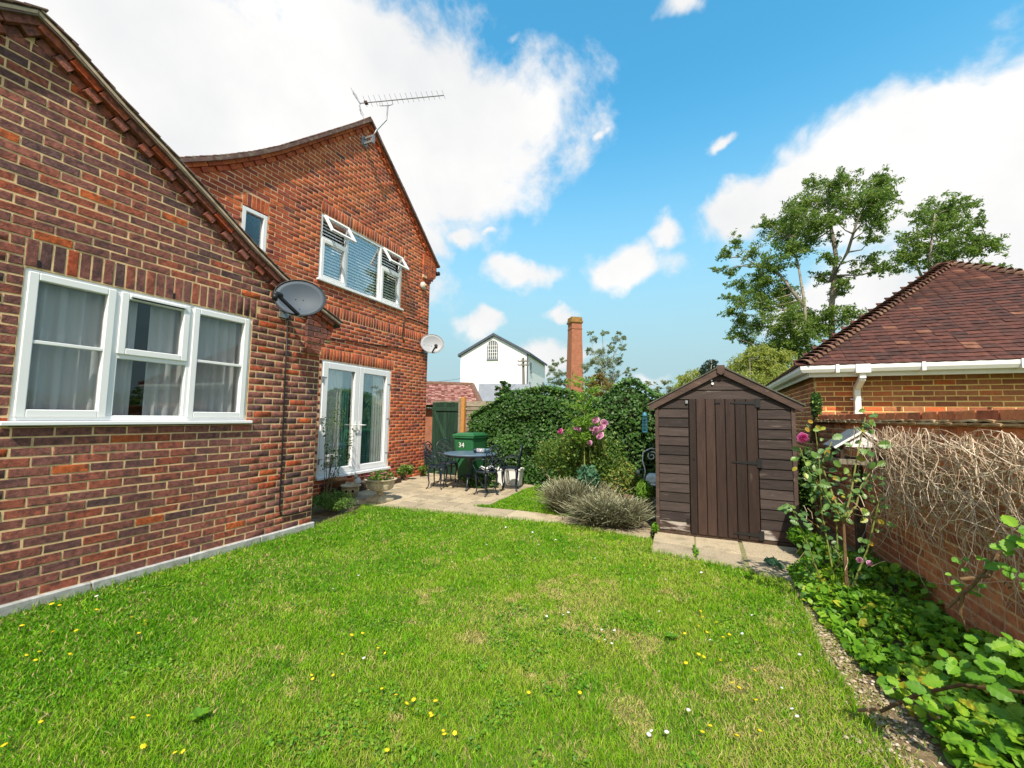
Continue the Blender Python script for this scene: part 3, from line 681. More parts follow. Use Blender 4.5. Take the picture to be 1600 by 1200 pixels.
def dish(label, c, n, a, b, mat, wall_pt, lnb_dir, armlen, marks=False):
    c, n = Vector(c), Vector(n).normalized(); side = n.cross(Vector((0, 0, 1))).normalized(); up = side.cross(n)
    d = thing('satellite_dish', label, 'satellite dish', c)
    def P(x, y, z): return c + side * x + up * y + n * z
    m = MB(); nn, kk = 28, 5; V = []; Fc = []
    for t in (0, -.012):
        for i in range(kk + 1):
            q = i / kk
            for k in range(nn):
                al = 2 * math.pi * k / nn; V.append(P(a * q * math.cos(al), b * q * math.sin(al), .10 * a * 2 * (q * q - 1) + t))
    for i in range(kk):
        for k in range(nn):
            A = i * nn + k; B = i * nn + (k + 1) % nn; Fc.append((A, B, B + nn, A + nn)); o_ = (kk + 1) * nn; Fc.append((A + o_, A + nn + o_, B + nn + o_, B + o_))
    for k in range(nn): A = kk * nn + k; B = kk * nn + (k + 1) % nn; o_ = (kk + 1) * nn; Fc.append((A, B, B + o_, A + o_))
    m.add(V, Fc); m.build('reflector', mat, d, True)
    m = MB(); m.tube([P(a * math.cos(2 * math.pi * k / 28), b * math.sin(2 * math.pi * k / 28), 0) for k in range(29)], .007, 6); m.build('rim', M_plastic_black if not marks else M_galv, d, True)
    foot = P(0, -b * .92, -.02); head = foot + (n * .80 + side * lnb_dir + up * .28).normalized() * armlen
    m = MB(); m.beam(foot, head, .030, .038, up=up); m.build('arm', M_plastic_black, d, bev=.004)
    m = MB(); dd = (P(0, 0, -.1) - head).normalized(); m.tube([head - dd * .05, head + dd * .01, head + dd * .06, head + dd * .075], [.028, .036, .030, .022], 10); m.beam(head - dd * .03, head - dd * .03 - up * .07, .05, .05, up=n); m.build('receiver', M_plastic_black, d, True)
    m = MB(); m.tube([head - up * .06, head - up * .16 + side * .03, head - up * .12 + (foot - head) * .4, foot], .005, 5); m.build('lead', M_plastic_black, d, True)
    w = Vector(wall_pt); back = P(0, -.05, -.10 * a * 2)
    m = MB(); m.tube([back, (back + w) / 2 + up * .02, w], .022, 8); m.obox(w, (.01, 0, 0), (0, .06, 0), (0, 0, .07)); m.build('bracket', M_galv, d)
    if marks:
        for sx, sy in ((.10, -.02), (.22, -.02), (.10, -.14)):
            q = abs(sx) / a; m = MB(); z = .10 * a * 2 * ((sx / a) ** 2 + (sy / b) ** 2 - 1) + .003
            m.obox(P(sx, sy, z), side * .03, up * .016, n * .001); m.build('printed_mark', M_galv, d)
    else:
        for sx, sy in ((-.03, .0), (.05, .0), (.0, -.13)):
            m = MB(); m.ball(P(sx, sy, .10 * a * 2 * ((sx / a) ** 2 + (sy / b) ** 2 - 1)), .007); m.build('bolt', M_plastic_black, d)
    return d
dish('grey satellite dish on the wing wall at the eaves end', (-4.20, 3.30, 2.84), (.70, -.66, .26), .275, .235, M_dish, (XW + .006, 3.38, 2.72), .62, .34)
dish('pale satellite dish at the far corner of the tall house', (-5.93, 8.42, 3.26), (.62, -.74, .16), .285, .245, M_dish_pale, (XH + .006, 8.50, 3.10), -.2, .30, True)
ae = thing('television_aerial', 'long toothed television aerial on a bent mast above the house apex', 'aerial', (XH + .05, 6.30, 7.2))
mast_foot = Vector(at_x(582.5, 214, XH + .22)); A_ = lambda x, y, d: Vector(at_d(x, y, d))
mlow = Vector(at_x(588, 204, XH + .25)); mknee = Vector(at_x(604, 187, XH + .28)); mtop = Vector(at_x(606, 165, XH + .28)); dm_ = math.hypot(mtop.x, mtop.y)
m = MB(); m.tube([mast_foot, mlow, mknee, mtop], .016, 8); m.build('mast', M_galv, ae, True)
m = MB(); m.box(XH, mast_foot.x + .02, mast_foot.y - .04, mast_foot.y - .01, mast_foot.z - .02, mast_foot.z + .02); m.box(XH, mast_foot.x + .02, mast_foot.y - .04, mast_foot.y - .01, mast_foot.z - .13, mast_foot.z - .09); m.box(XH + .002, XH + .012, mast_foot.y - .09, mast_foot.y + .05, mast_foot.z - .15, mast_foot.z + .04); m.box(mast_foot.x - .03, mast_foot.x + .03, mast_foot.y - .03, mast_foot.y + .03, mast_foot.z - .14, mast_foot.z + .03); m.build('mast_bracket', M_galv, ae)
b0, b1 = A_(562, 161.5, dm_ + .15), A_(693.5, 149, dm_ - .35)
m = MB(); m.tube([b0, b1], .010, 6); m.build('boom', M_metal, ae)
m = MB(); f0, f1 = b0.lerp(b1, .24), b0.lerp(b1, .39); m.tube([f0, f0 - Vector((0, 0, .10)), mtop + (f0 - f1) * .1, mtop - (f0 - f1) * .1, f1 - Vector((0, 0, .10)), f1], .008, 6); m.build('cradle', M_galv, ae)
bd = (b1 - b0).normalized(); eu = Vector((0, 0, 1)); es = (eu - bd * eu.dot(bd)).normalized(); es = (es - bd * .28).normalized()
for i in range(16):
    p = b0.lerp(b1, .07 + .93 * i / 15); L = .17 - .045 * i / 15
    m = MB(); m.tube([p - es * L * .62, p + es * L], .0042, 4); m.build('element', M_metal, ae)
m = MB(); m.obox(b0.lerp(b1, .075), bd * .035, es * .03, bd.cross(es) * .03); m.build('dipole_box', M_sleeper, ae)
m = MB()
for i in range(5): 
    t = (i - 2) * .075
    m.tube([b0 + es * (t + .10 * (1 if t >= 0 else -1)) - bd * abs(t) * .3 - bd.cross(es) * .16, b0 + es * (t + .10 * (1 if t >= 0 else -1)) - bd * abs(t) * .3 + bd.cross(es) * .16], .005, 4)
m.tube([b0 - es * .26 - bd * .06, b0, b0 + es * .26 - bd * .06], .006, 4); m.build('reflector_grid', M_metal, ae)
# ------------------------------------------------------------------ brick garage with hipped tile roof behind the garden wall
gar = thing('brick_garage', 'orange brick garage with hipped red tile roof and white gutter', 'garage', (1.70, 7.67, 0))
brick_wall(gar, (0, 7.67, 0), 0, .0, 29, lambda z: (1.70, 6.79), [], [], M_brick_garage, M_mortar_garage, keep=230, skew=.03)
brick_wall(gar, (1.70, 12.9, 0), -math.pi / 2, .0, 29, lambda z: (0, 5.225), [], [], M_brick_garage, M_mortar_garage, keep=40, skew=.1)
EX0, EX1, EY, EZ, AX, AY, AZ = 1.48, 7.0, 7.32, 2.30, 4.24, 10.07, 4.39
m = MB()
e = [(EX0, EY, EZ), (EX1, EY, EZ), (EX1, EY + 5.5, EZ), (EX0, EY + 5.5, EZ)]; ap = (AX, AY, AZ)
lo = [(x, y, z - .05) for x, y, z in e]
m.add(e + [ap] + lo, [(0, 1, 4), (1, 2, 4), (2, 3, 4), (3, 0, 4), (0, 5, 6, 1), (1, 6, 7, 2), (2, 7, 8, 3), (3, 8, 5, 0), (8, 7, 6, 5)], .2)
m.build('roof', M_tile_red, gar)
def tile_mesh(r, half=False):
    w, L, t = .163, .20, .019; a = rnd(-.006, .007); b = rnd(-.006, .007); cam_ = .004
    v = [(-w / 2, 0, a), (0, -.003, cam_), (w / 2, 0, b), (-w / 2, L, -.02), (0, L, -.02), (w / 2, L, -.02)]
    v = [(x, y, z + t) for x, y, z in v] + [(x, y, z) for x, y, z in v]
    f = [(0, 1, 4, 3), (1, 2, 5, 4), (6, 7, 1, 0), (7, 8, 2, 1), (0, 3, 9, 6), (2, 8, 11, 5)]
    me = bpy.data.meshes.new('tile'); me.from_pydata(v, [], f); set_rnd(me, [r] * 12); me.materials.append(M_tile_red); return me
tpool = [tile_mesh((i + .5) / 30) for i in range(30)]
def tile_face(E0, E1, ap, keep, name='tile'):
    E0, E1, ap = map(Vector, (E0, E1, ap)); ux = (E1 - E0).normalized(); W = (E1 - E0).length
    q = (ap - E0).dot(ux); up = (ap - (E0 + ux * q)); S = up.length; up.normalize(); nn = ux.cross(up)
    rows = int(S / .1018); lst = []
    for k in range(rows):
        s = k * .1018 - .03; t = max(s, 0) / S; a = q * t; b = W - (W - q) * t; x = a + (k % 2) * .0825
        while x < b:
            if x > a - .02 and x < b + .02: lst.append(E0 + ux * x + up * s + nn * (.028 + rnd(-.002, .003)))
            x += .165
    C = np.array([list(p) for p in lst]); x_, y_, d_ = project(C); vis = (d_ > .3) & (x_ < 1640) & (x_ > 0)
    sc_ = np.where(vis, 1 / d_, -1); o_ = np.argsort(-sc_); R = Matrix((ux, up, nn)).transposed()
    ks = set(int(i) for i in o_[:keep] if sc_[i] > 0); eul = R.to_euler(); base = woff(gar)
    V = []; Fc = []; RR = []; k0 = 0
    for i, p in enumerate(lst):
        me = tpool[min(29, int(random.random() * 30))]
        if i in ks: ob = link(name, me, gar); ob.location = p - base; ob.rotation_euler = eul
        else:
            vv = [p + R @ v.co for v in me.vertices]; V += [tuple(v) for v in vv]; Fc += [tuple(j + k0 for j in pl.vertices) for pl in me.polygons]; k0 += len(vv)
            RR += [me.attributes['rnd'].data[0].value] * len(vv)
    if V: np_mesh('roof_tiles', V, Fc, RR, M_tile_red, gar, kind='stuff')
tile_face(e[0], e[1], ap, 300)
tile_face(e[3], e[0], ap, 0)
def bonnets(E0, ap):
    E0, ap = Vector(E0), Vector(ap); d = (ap - E0); S = d.length; d.normalize(); sd = d.cross(Vector((0, 0, 1))).normalized(); nn = sd.cross(d)
    s = 0.02
    while s < S - .05:
        p = E0 + d * s + nn * .035; m = MB(); m.cur = random.random(); V = []; tl = .045
        for t, r0, lift in ((0, .125, .03), (.20, .09, -.03)):
            for th in (0, -.016):
                for k in range(7):
                    a = math.radians(-8 + k * 196 / 6); V.append(p + d * t + sd * math.cos(a) * (r0 + th) * 1.0 + nn * (math.sin(a) * (r0 + th) * .62 + lift - .03))
        f = []
        for k in range(6): f += [(k, k + 1, 14 + k + 1, 14 + k), (7 + k, 21 + k, 21 + k + 1, 7 + k + 1), (k, 7 + k, 7 + k + 1, k + 1)]
        m.add(V, f); m.build('bonnet_tile', M_tile_edge, gar); s += .1115
bonnets(e[0], ap); bonnets(e[1], ap)
m = MB(); m.box(1.60, 6.9, 7.40, 7.424, 2.15, 2.285); m.box(1.578, 1.60, 7.40, 12.9, 2.15, 2.285); m.build('fascia', M_upvc_old, gar, bev=.003)
m = MB(); m.box(1.602, 6.79, 7.426, 7.69, 2.172, 2.182); m.box(1.602, 1.72, 7.69, 12.8, 2.172, 2.182); m.build('soffit', M_sleeper, gar)  # soffit coloured dark brown to stand in for the shadow under the eaves
m = MB()
sec = [(-.06, .055), (-.056, .0), (-.03, -.045), (.03, -.045), (.056, .0), (.06, .055), (.052, .055), (.048, .004), (.026, -.036), (-.026, -.036), (-.048, .004), (-.052, .055)]
gp = [(1.515, 12.9), (1.515, 7.335), (6.97, 7.335)]
V = []
for (x, y), (dx, dy) in zip(gp, ((1, 0), (.7071 * 1.414, .7071 * 1.414), (0, 1))):
    for a, b in sec: V.append((x + a * dx, y + a * dy, 2.255 + b))
n = len(sec); f = []
for i in range(2):
    for k in range(n): f.append((i * n + k, i * n + (k + 1) % n, (i + 1) * n + (k + 1) % n, (i + 1) * n + k))
m.add(V, f); m.build('gutter', M_upvc_old, gar)
for x in (1.9, 2.83, 3.76, 4.7):
    m = MB(); m.box(x - .02, x + .02, 7.262, 7.272, 2.20, 2.318); m.box(x - .014, x + .014, 7.272, 7.40, 2.196, 2.209); m.build('gutter_bracket', M_upvc_old, gar)
m = MB(); m.box(2.105, 2.275, 7.265, 7.405, 2.185, 2.312); m.beam((2.19, 7.335, 2.19), (2.19, 7.335, 2.11), .075, .075, up=(0, 1, 0)); m.beam((2.19, 7.335, 2.115), (2.19, 7.60, 1.985), .072, .072); m.beam((2.19, 7.60, 2.02), (2.19, 7.60, 1.60), .075, .075, up=(0, 1, 0))
m.build('downpipe', M_upvc_old, gar, bev=.006)
m = MB(); m.box(2.12, 2.26, 7.63, 7.66, 1.82, 1.84); m.box(2.145, 2.235, 7.555, 7.645, 1.56, 1.66); m.build('pipe_clip', M_upvc_old, gar, bev=.004)
gar.rotation_euler = (0, 0, -.03)

# ------------------------------------------------------------------ garden wall on the right
gw = thing('garden_wall', 'dark red brick garden wall with tile creasing along its top', 'wall', (1.62, 7.6, 0))
brick_wall(gw, (1.62, 7.60, 0), -math.pi / 2, .06, 19, lambda z: (0, 9.4), [], [], M_brick_garden, M_mortar_garden, thick=.2, keep=260)
items = []
u = .0
while u < 9.4: items.append((u + .1075, 1.553, .212, .066, .006 + rnd(-.003, .004), random.random())); u += .225
lay_bricks(gw, (1.62, 7.60, 0), -math.pi / 2, items, M_brick_garden, 38, 'cap_brick')
m = MB(); m.box(1.627, 1.84, -1.8, 7.6, 1.518, 1.582); m.build('cap_mortar', M_mortar_garden, gw)
M_crease = mat_ramp('creasing_tile', [(0, (.30, .17, .08)), (.6, (.44, .30, .16)), (1, (.54, .42, .26))], .9, .2, 18, .35)
y = 7.6
k = 0
while y > -1.7:
    for layer in (0, 1):
        m = MB(); m.cur = random.random(); yo = y - .08 * layer; z = 1.487 + .017 * layer; pr = .052 - .012 * layer + rnd(-.006, .006); V = []; cc = rnd(.002, .008)
        for t in range(5):
            q = t / 4; zz = z + cc * math.sin(q * math.pi) + .002 * layer
            V += [(1.62 - pr, yo - .158 * q, zz), (1.62 - pr, yo - .158 * q, zz + .013), (1.80, yo - .158 * q, z + .013), (1.80, yo - .158 * q, z)]
        f = [(0, 3, 2, 1), (16, 17, 18, 19)]
        for t in range(4):
            for j in range(4): f.append((t * 4 + j, t * 4 + (j + 1) % 4, t * 4 + 4 + (j + 1) % 4, t * 4 + 4 + j))
        m.add(V, f); m.build('creasing_tile', M_crease, gw)
    y -= .162

# ------------------------------------------------------------------ shed
shed = thing('garden_shed', 'dark brown wooden garden shed with plank door and apex roof', 'shed')
SW = 1.587
def board(x0, x1, z0, z1, mat, r, tl=None):
    m = MB(); m.cur = r; j = rnd(-.002, .002)
    if tl is None: P = [(x0, z0 + j), (x1, z0 - j), (x1, z1), (x0, z1)]
    else: P = tl
    V = []
    for k, (x, z) in enumerate(P): V.append((x, -.024 if k < 2 else -.010, z))
    for x, z in P: V.append((x, .004, z))
    n = len(P); f = [tuple(range(n)), tuple(reversed(range(n, 2 * n)))] + [(i, i + n, (i + 1) % n + n, (i + 1) % n) for i in range(n)]
    m.add(V, f); return m.build('board', mat, shed, bev=.002)
PIT = .1204
for k in range(14):
    z0 = .06 + k * PIT; z1 = z0 + PIT + .006
    board(.046, .408, z0, z1, M_shed_worn if k == 0 else M_shed, rnd(0, 1)); board(1.196, SW - .046, z0, z1, M_shed_worn if k == 0 else M_shed, rnd(0, 1))
RS = .56; APZ = 2.164
hw = lambda z: (APZ - .075 - z) / RS
zb = [1.746, 1.866, 1.986, 2.066]
for a, b in zip(zb[:-1], zb[1:]):
    w0, w1 = min(SW / 2 - .002, hw(a)), max(.004, min(SW / 2 - .002, hw(b)))
    board(0, 0, 0, 0, M_shed, rnd(0, 1), [(SW / 2 - w0, a), (SW / 2 + w0, a), (SW / 2 + w1, b), (SW / 2 - w1, b)])
for x in (0, SW - .044):
    m = MB(); m.cur = rnd(.2, .8); m.box(x, x + .044, -.030, .02, .05, 1.70); m.build('corner_post', M_barge, shed, bev=.003)
m = MB(); m.box(.006, SW - .006, .006, 2.0, .05, 1.68); m.prism([(.01, .008, 1.68), (SW - .01, .008, 1.68), (SW / 2, .008, 2.08)], (0, 1.99, 0)); m.build('walls', M_shed, shed)
dr = MB(); dr.box(.416, 1.188, -.012, .003, .05, 1.742); dr_o = dr.build('door', M_shed_door, shed)
xs = [.416, .500, .610, .722, .835, .945, 1.065, 1.188]
for a, b in zip(xs[:-1], xs[1:]):
    m = MB(); m.cur = rnd(0, 1); m.box(a + .0035, b - .0035, -.032 + rnd(-.002, .002), -.013, .035 + rnd(0, .01), 1.744); m.build('plank', M_shed_door, dr_o, bev=.004)
for z in (1.700, .965, .105):
    m = MB(); x1 = 1.188
    m.prism([(x1 - .29, -.034, z - .008), (x1 - .29, -.034, z + .008), (x1 - .02, -.034, z + .021), (x1 - .02, -.034, z - .021)], (0, -.006, 0)); m.box(x1 - .02, x1 + .035, -.042, -.026, z - .055, z + .055); m.build('hinge', M_iron, dr_o)
m = MB(); m.box(.72, .78, -.045, -.033, 1.692, 1.716); m.build('turn_button', M_iron, dr_o)
m = MB(); m.tube([(.468, -.030, .985), (.468, -.040, .985)], .016, 10); m.build('lock', M_iron, dr_o)
for z in (1.71, .20):
    m = MB(); m.box(.375, .405, -.045, -.02, z - .02, z + .02); m.build('hasp', M_galv if z > 1 else M_iron, shed)
for s in (-1, 1):
    c = SW / 2; xe = c + s * .868; m = MB(); m.cur = rnd(.2, .9)
    zt = lambda x: APZ - RS * abs(x - c)
    m.prism([(c + s * .001, -.062, zt(c)), (xe, -.062, zt(xe)), (xe, -.062, zt(xe) - .098), (c + s * .001, -.062, zt(c) - .104)], (0, .022, 0)); m.build('barge_board', M_barge, shed, bev=.003)
    m = MB(); m.prism([(c, -.075, zt(c) + .012), (xe + s * .02, -.075, zt(xe + s * .02) + .012), (xe + s * .02, -.075, zt(xe + s * .02) - .004), (c, -.075, zt(c) - .004)], (0, 2.15, 0)); m.build('roof', M_felt, shed)
m = MB(); c = SW / 2; m.prism([(c - .045, -.084, APZ + .012), (c + .045, -.084, APZ + .012), (c + .045, -.084, APZ - .085), (c, -.084, APZ - .118), (c - .045, -.084, APZ - .085)], (0, .021, 0)); m.build('finial', M_barge, shed, bev=.003)
m = MB(); m.tube([(.70, -.03, 1.945), (.70, -.036, 1.945)], .016, 8); m.tube([(.69, -.03, 1.985), (.69, -.036, 1.985)], .010, 8); m.build('paint_spot', M_white, shed)
m = MB(); m.box(.01, SW - .01, -.02, 1.9, .0, .05); m.build('bearer', M_sleeper, shed)
shed.location = (-.487, 5.83, .01); shed.rotation_euler = (0, 0, .0475)

# ------------------------------------------------------------------ gate, post, fence panel
gt = thing('garden_gate', 'dark green plank gate with diagonal brace by the house corner', 'gate', (-5.8, 8.9, 0))
x = -6.20
while x < -5.42:
    m = MB(); m.cur = random.random(); m.box(x + .004, x + .106, 8.90, 8.92, .08, 1.83 + rnd(-.012, .012)); m.build('plank', M_gate if True else 0, gt, bev=.003); x += .11
for z in (.25, 1.60): m = MB(); m.cur = .9; m.box(-6.2, -5.42, 8.874, 8.899, z, z + .09); m.build('ledge', M_gate, gt, bev=.004)
m = MB(); m.cur = 1; m.beam((-6.14, 8.885, 1.60), (-5.50, 8.885, .34), .085, .024, up=(0, -1, 0)); m.build('brace', M_gate, gt, bev=.004)
m = MB(); m.box(-5.50, -5.42, 8.84, 8.873, 1.05, 1.09); m.build('latch', M_iron, gt)
m = MB(); m.cur = .4; m.box(-6.2, -5.4, 8.94, 8.96, 1.55, 1.86); tag(m.build('lap_rail', M_old_wood), 'grey top board standing behind the green gate', 'board')
m = MB(); m.box(-5.405, -5.335, 8.86, 8.94, 0, 1.93); tag(m.build('gate_post', M_old_wood, bev=.006), 'grey weathered gate post between the green gate and the orange post', 'post')
m = MB(); m.box(-5.325, -5.225, 8.85, 8.95, 0, 1.96); tag(m.build('fence_post', M_post, bev=.008), 'orange timber fence post right of the green gate', 'post')
fp = thing('lap_fence', 'grey lapped fence panel between orange post and ivy', 'fence', (-4.6, 8.95, 0))
z = .05
while z < 1.8:
    m = MB(); m.cur = random.random(); j = rnd(-.006, .006)
    m.add([(-5.21, 8.93, z), (-4.2, 8.93, z + j), (-4.2, 8.95, z + .125), (-5.21, 8.95, z + .125), (-5.21, 8.96, z), (-4.2, 8.96, z), (-4.2, 8.96, z + .125), (-5.21, 8.96, z + .125)], [(0, 1, 2, 3), (4, 7, 6, 5), (0, 4, 5, 1), (1, 5, 6, 2), (2, 6, 7, 3), (3, 7, 4, 0)])
    m.build('slat', M_old_wood, fp); z += .105

# ------------------------------------------------------------------ paving
patio = thing('patio', 'pale crazy jointed stone patio below the french doors', 'patio', (-4.5, 6.8, 0)); patio['kind'] = 'structure'
m = MB(); m.prism([(-6.2, 5.35, -.05), (-4.93, 5.26, -.05), (-3.40, 5.44, -.05), (-3.16, 6.2, -.05), (-3.2, 7.95, -.05), (-3.0, 8.9, -.05), (-6.2, 8.9, -.05)], (0, 0, .062)); m.build('bedding', M_soil, patio)
def slab(parent, poly, z, h, mat, r, name='slab', bev=.006, tilt=.004):
    m = MB(); m.cur = r; a, b = rnd(-tilt, tilt), rnd(-tilt, tilt); c = np.mean(poly, axis=0)
    P = [(x, y, z + a * (x - c[0]) + b * (y - c[1])) for x, y in poly]
    m.prism(P, (0, 0, -h)); return m.build(name, mat, parent, bev=bev)
y = 5.30; row = 0
while y < 8.85:
    h = rnd(.26, .34); x = -6.18 + rnd(0, .25) - .2
    while x < -3.0:
        w = rnd(.30, .50)
        g_ = .007; P = [(x + g_ + rnd(0, .008), y + g_), (x + w - g_, y + g_ + rnd(0, .008)), (x + w - g_ - rnd(0, .008), y + h - g_), (x + g_, y + h - g_)]
        lim = -3.40 + (y - 5.44) * .31 if y < 6.2 else (-3.18 if y < 7.95 else -3.02)
        low = 5.26 + (max(x, -6.2) + 4.93) * .118 if x > -4.93 else 5.30
        P = [(max(-6.195, min(px, lim)), max(py, low)) for px, py in P]
        if P[1][0] - P[0][0] > .06 and P[2][1] - P[1][1] > .05: slab(patio, P, .020, .05, M_stone, rnd(.15, .85), 'paving_stone')
        x += w
    y += h; row += 1
path = thing('garden_path', 'row of pale concrete slabs across the lawn towards the shed', 'path', (-2, 5.8, 0)); path['kind'] = 'structure'
xs = [-3.42, -2.62, -1.80, -1.0, -.54]
def pe(x): return (5.46 + (x + 3.42) * .11 if x < -1.7 else 5.65 - (x + 1.7) * .13, 5.90 + (x + 3.42) * .10)
for a, b in zip(xs[:-1], xs[1:]):
    slab(path, [(a + .006, pe(a)[0]), (b - .006, pe(b)[0]), (b - .006, pe(b)[1] + .12), (a + .006, pe(a)[1] + .12)], .018, .06, M_stone, rnd(.4, .9))
apron = thing('shed_apron', 'two rows of worn stone slabs in front of the shed', 'paving', (.2, 5.3, 0)); apron['kind'] = 'structure'
m = MB(); m.prism([(-.48, 4.96, -.05), (.44, 4.82, -.05), (1.05, 4.80, -.05), (1.09, 5.84, -.05), (-.49, 5.82, -.05)], (0, 0, .062)); m.build('bedding', plain('mossy_sand', (.20, .20, .09), .95, nsc=30, namt=.4), apron)
for P in ([(-.47, 4.95), (-.02, 4.885), (-.03, 5.36), (-.49, 5.40)], [(-.005, 4.88), (.435, 4.80), (.445, 5.30), (-.01, 5.36)], [(-.49, 5.415), (-.03, 5.375), (-.035, 5.82), (-.50, 5.82)], [(-.015, 5.375), (.445, 5.315), (.455, 5.84), (-.02, 5.83)],
          [(.475, 4.81), (.86, 4.80), (.98, 5.30), (.485, 5.30)], [(.49, 5.315), (1.0, 5.315), (1.10, 5.86), (.495, 5.85)]):
    slab(apron, P, .020, .06, M_stone, rnd(.35, .9), tilt=.012)
slab(apron, [(.52, 4.70), (.98, 4.62), (1.0, 4.72), (.53, 4.80)], .035, .08, M_stone, .1, 'edging_stone')
# soil of the beds
m = MB(); m.prism([(.70, 4.85, .0), (.74, 4.1, .0), (.70, 3.2, .0), (.76, 2.6, .0), (.80, -1.5, .0), (1.62, -1.5, .06), (1.62, 7.6, .06), (1.1, 7.6, .0), (1.1, 5.3, .0)], (0, 0, -.1)); tag(m.build('flower_bed', M_soil), kind='structure', label='bare soil of the border along the garden wall', cat='soil')
m = MB(); m.prism([(-4.53, 3.97, .012), (-4.70, 5.27, .012), (-6.2, 5.32, .012), (-6.2, 3.97, .012)], (0, 0, -.1)); tag(m.build('corner_bed', M_soil), kind='structure', label='dark soil in the corner behind the wing', cat='soil')
m = MB(); m.prism([(-2.0, 6.06, .010), (-.5, 6.0, .012), (-.5, 9.2, .012), (-3.0, 9.2, .012), (-3.0, 8.6, .012), (-1.9, 7.2, .012)], (0, 0, -.1)); tag(m.build('shrub_bed', M_soil), kind='structure', label='soil under the rose and lavender shrubs', cat='soil')
# ------------------------------------------------------------------ patio furniture
PZ = .022
def circle_pts(c, r, n, axis_u, axis_v, a0=0, a1=2 * math.pi):
    c, u, v = Vector(c), Vector(axis_u), Vector(axis_v)
    return [c + u * r * math.cos(a0 + (a1 - a0) * i / n) + v * r * math.sin(a0 + (a1 - a0) * i / n) for i in range(n + 1)]
def make_chair():
    """faces -y; origin on the ground under the seat"""
    c = thing('garden_chair', 'ornate blue black cast iron chair', 'chair', (0, 0, 0), 'cast iron chairs round the patio table')
    m = MB(); m.lathe([(.205, -.012), (.215, 0), (.205, .012), (.19, .012), (.19, -.004), (.19, -.012)], 24, (0, 0, .44))
    for i in range(-5, 6):
        w = math.sqrt(max(0, .19 ** 2 - (i * .035) ** 2)); m.box(-w, w, i * .035 - .007, i * .035 + .007, .438, .446); m.box(i * .035 - .007, i * .035 + .007, -w, w, .4385, .4465)
    m.build('seat', M_blue_iron, c)
    for a in (45, 135, 225, 315):
        ca, sa = math.cos(math.radians(a)), math.sin(math.radians(a)); P = [(ca * q, sa * q, z) for q, z in ((.17, .435), (.20, .36), (.195, .24), (.175, .12), (.195, .03), (.235, .008))]
        m = MB(); m.tube(P, [.026, .021, .015, .012, .012, .014], 7); m.build('leg', M_blue_iron, c, True)
    back = lambda x, z: (x, .165 + (z - .44) * .16, z)
    m = MB(); P = [back(-.16, .44), back(-.185, .56), back(-.205, .72), back(-.18, .84), back(-.10, .905), back(0, .93), back(.10, .905), back(.18, .84), back(.205, .72), back(.185, .56), back(.16, .44)]
    m.tube(P, .012, 7); m.build('back_frame', M_blue_iron, c, True)
    m = MB(); up = Vector((0, .16, 1)).normalized(); sx = Vector((1, 0, 0))
    for x, z, r in ((0, .80, .075), (-.095, .74, .055), (.095, .74, .055), (0, .66, .055), (-.105, .62, .045), (.105, .62, .045), (0, .55, .045), (-.08, .52, .035), (.08, .52, .035), (-.07, .84, .03), (.07, .84, .03)):
        m.tube(circle_pts(back(x, z), r, 12, sx, up), .0075, 5, cap=False); m.tube([Vector(back(x, z)) + sx * r * .9 * math.cos(q) + up * r * .9 * math.sin(q) for q in (0.6, 3.7)], .006, 5)
    m.build('back_lattice', M_blue_iron, c, True)
    for s in (-1, 1):
        m = MB(); m.tube([back(s * .20, .68), (s * .25, .10, .68), (s * .26, -.02, .665), (s * .25, -.11, .62), (s * .235, -.13, .56), (s * .21, -.10, .50), (s * .20, -.06, .445)], .010, 7); m.build('arm', M_blue_iron, c, True)
    return c
ch0 = make_chair()
spots = [(-4.80, 7.14, 100, 'blue black iron chair nearest the house wall, its back to the gate'), (-4.98, 7.80, 55, 'blue black iron chair behind the table beside the green bin'),
         (-3.60, 6.98, -112, 'blue black iron chair at the lawn side of the table holding a white cloth'), (-3.42, 7.66, -72, 'blue black iron chair nearest the ivy at the right of the table')]
for i, (x, y, a, lab) in enumerate(spots):
    o = ch0 if i == 0 else copy_tree(ch0)
    o.location = (x, y, PZ); o.rotation_euler = (0, 0, math.radians(a)); o['label'] = lab
tb = thing('garden_table', 'round blue topped iron table on the patio', 'table', (-4.22, 7.42, PZ))
tx, ty = -4.22, 7.42
m = MB(); m.lathe([(0, .676), (.46, .676), (.525, .684), (.535, .700), (.525, .712), (.50, .716), (0, .718)], 36, (tx, ty, PZ)); m.build('table_top', M_table, tb)
m = MB(); m.lathe([(.49, .650), (.50, .676), (.48, .676)], 36, (tx, ty, PZ)); m.build('apron', M_blue_iron, tb)
m = MB(); m.lathe([(.035, .20), (.05, .26), (.028, .34), (.028, .52), (.06, .62), (.10, .676)], 12, (tx, ty, PZ)); m.build('pedestal', M_blue_iron, tb, True)
for a in (20, 110, 200, 290):
    ca, sa = math.cos(math.radians(a)), math.sin(math.radians(a)); m = MB(); m.tube([(tx + ca * q, ty + sa * q, PZ + z) for q, z in ((.02, .24), (.14, .27), (.22, .17), (.27, .05), (.34, .015))], [.024, .022, .018, .016, .02], 7); m.build('leg', M_blue_iron, tb, True)
fl = thing('thermos_flask', 'dark flask with a chequered silver band lying on the blue table', 'flask', (-4.0, 7.45, PZ + .765))
fd = Vector((.92, .38, 0)).normalized(); fc = Vector((-3.98, 7.50, PZ + .767))
m = MB(); m.tube([fc - fd * .17, fc - fd * .165, fc - fd * .11], [.038, .047, .047], 16); m.build('base_cap', M_blue_iron, fl, True)
m = MB(); m.tube([fc - fd * .109, fc + fd * .045], .046, 16); m.build('band', plain('silver_band', (.62, .62, .66), .35, metal=.3), fl, True)
m = MB()
fu = Vector((0, 0, 1)); fs = fd.cross(fu)
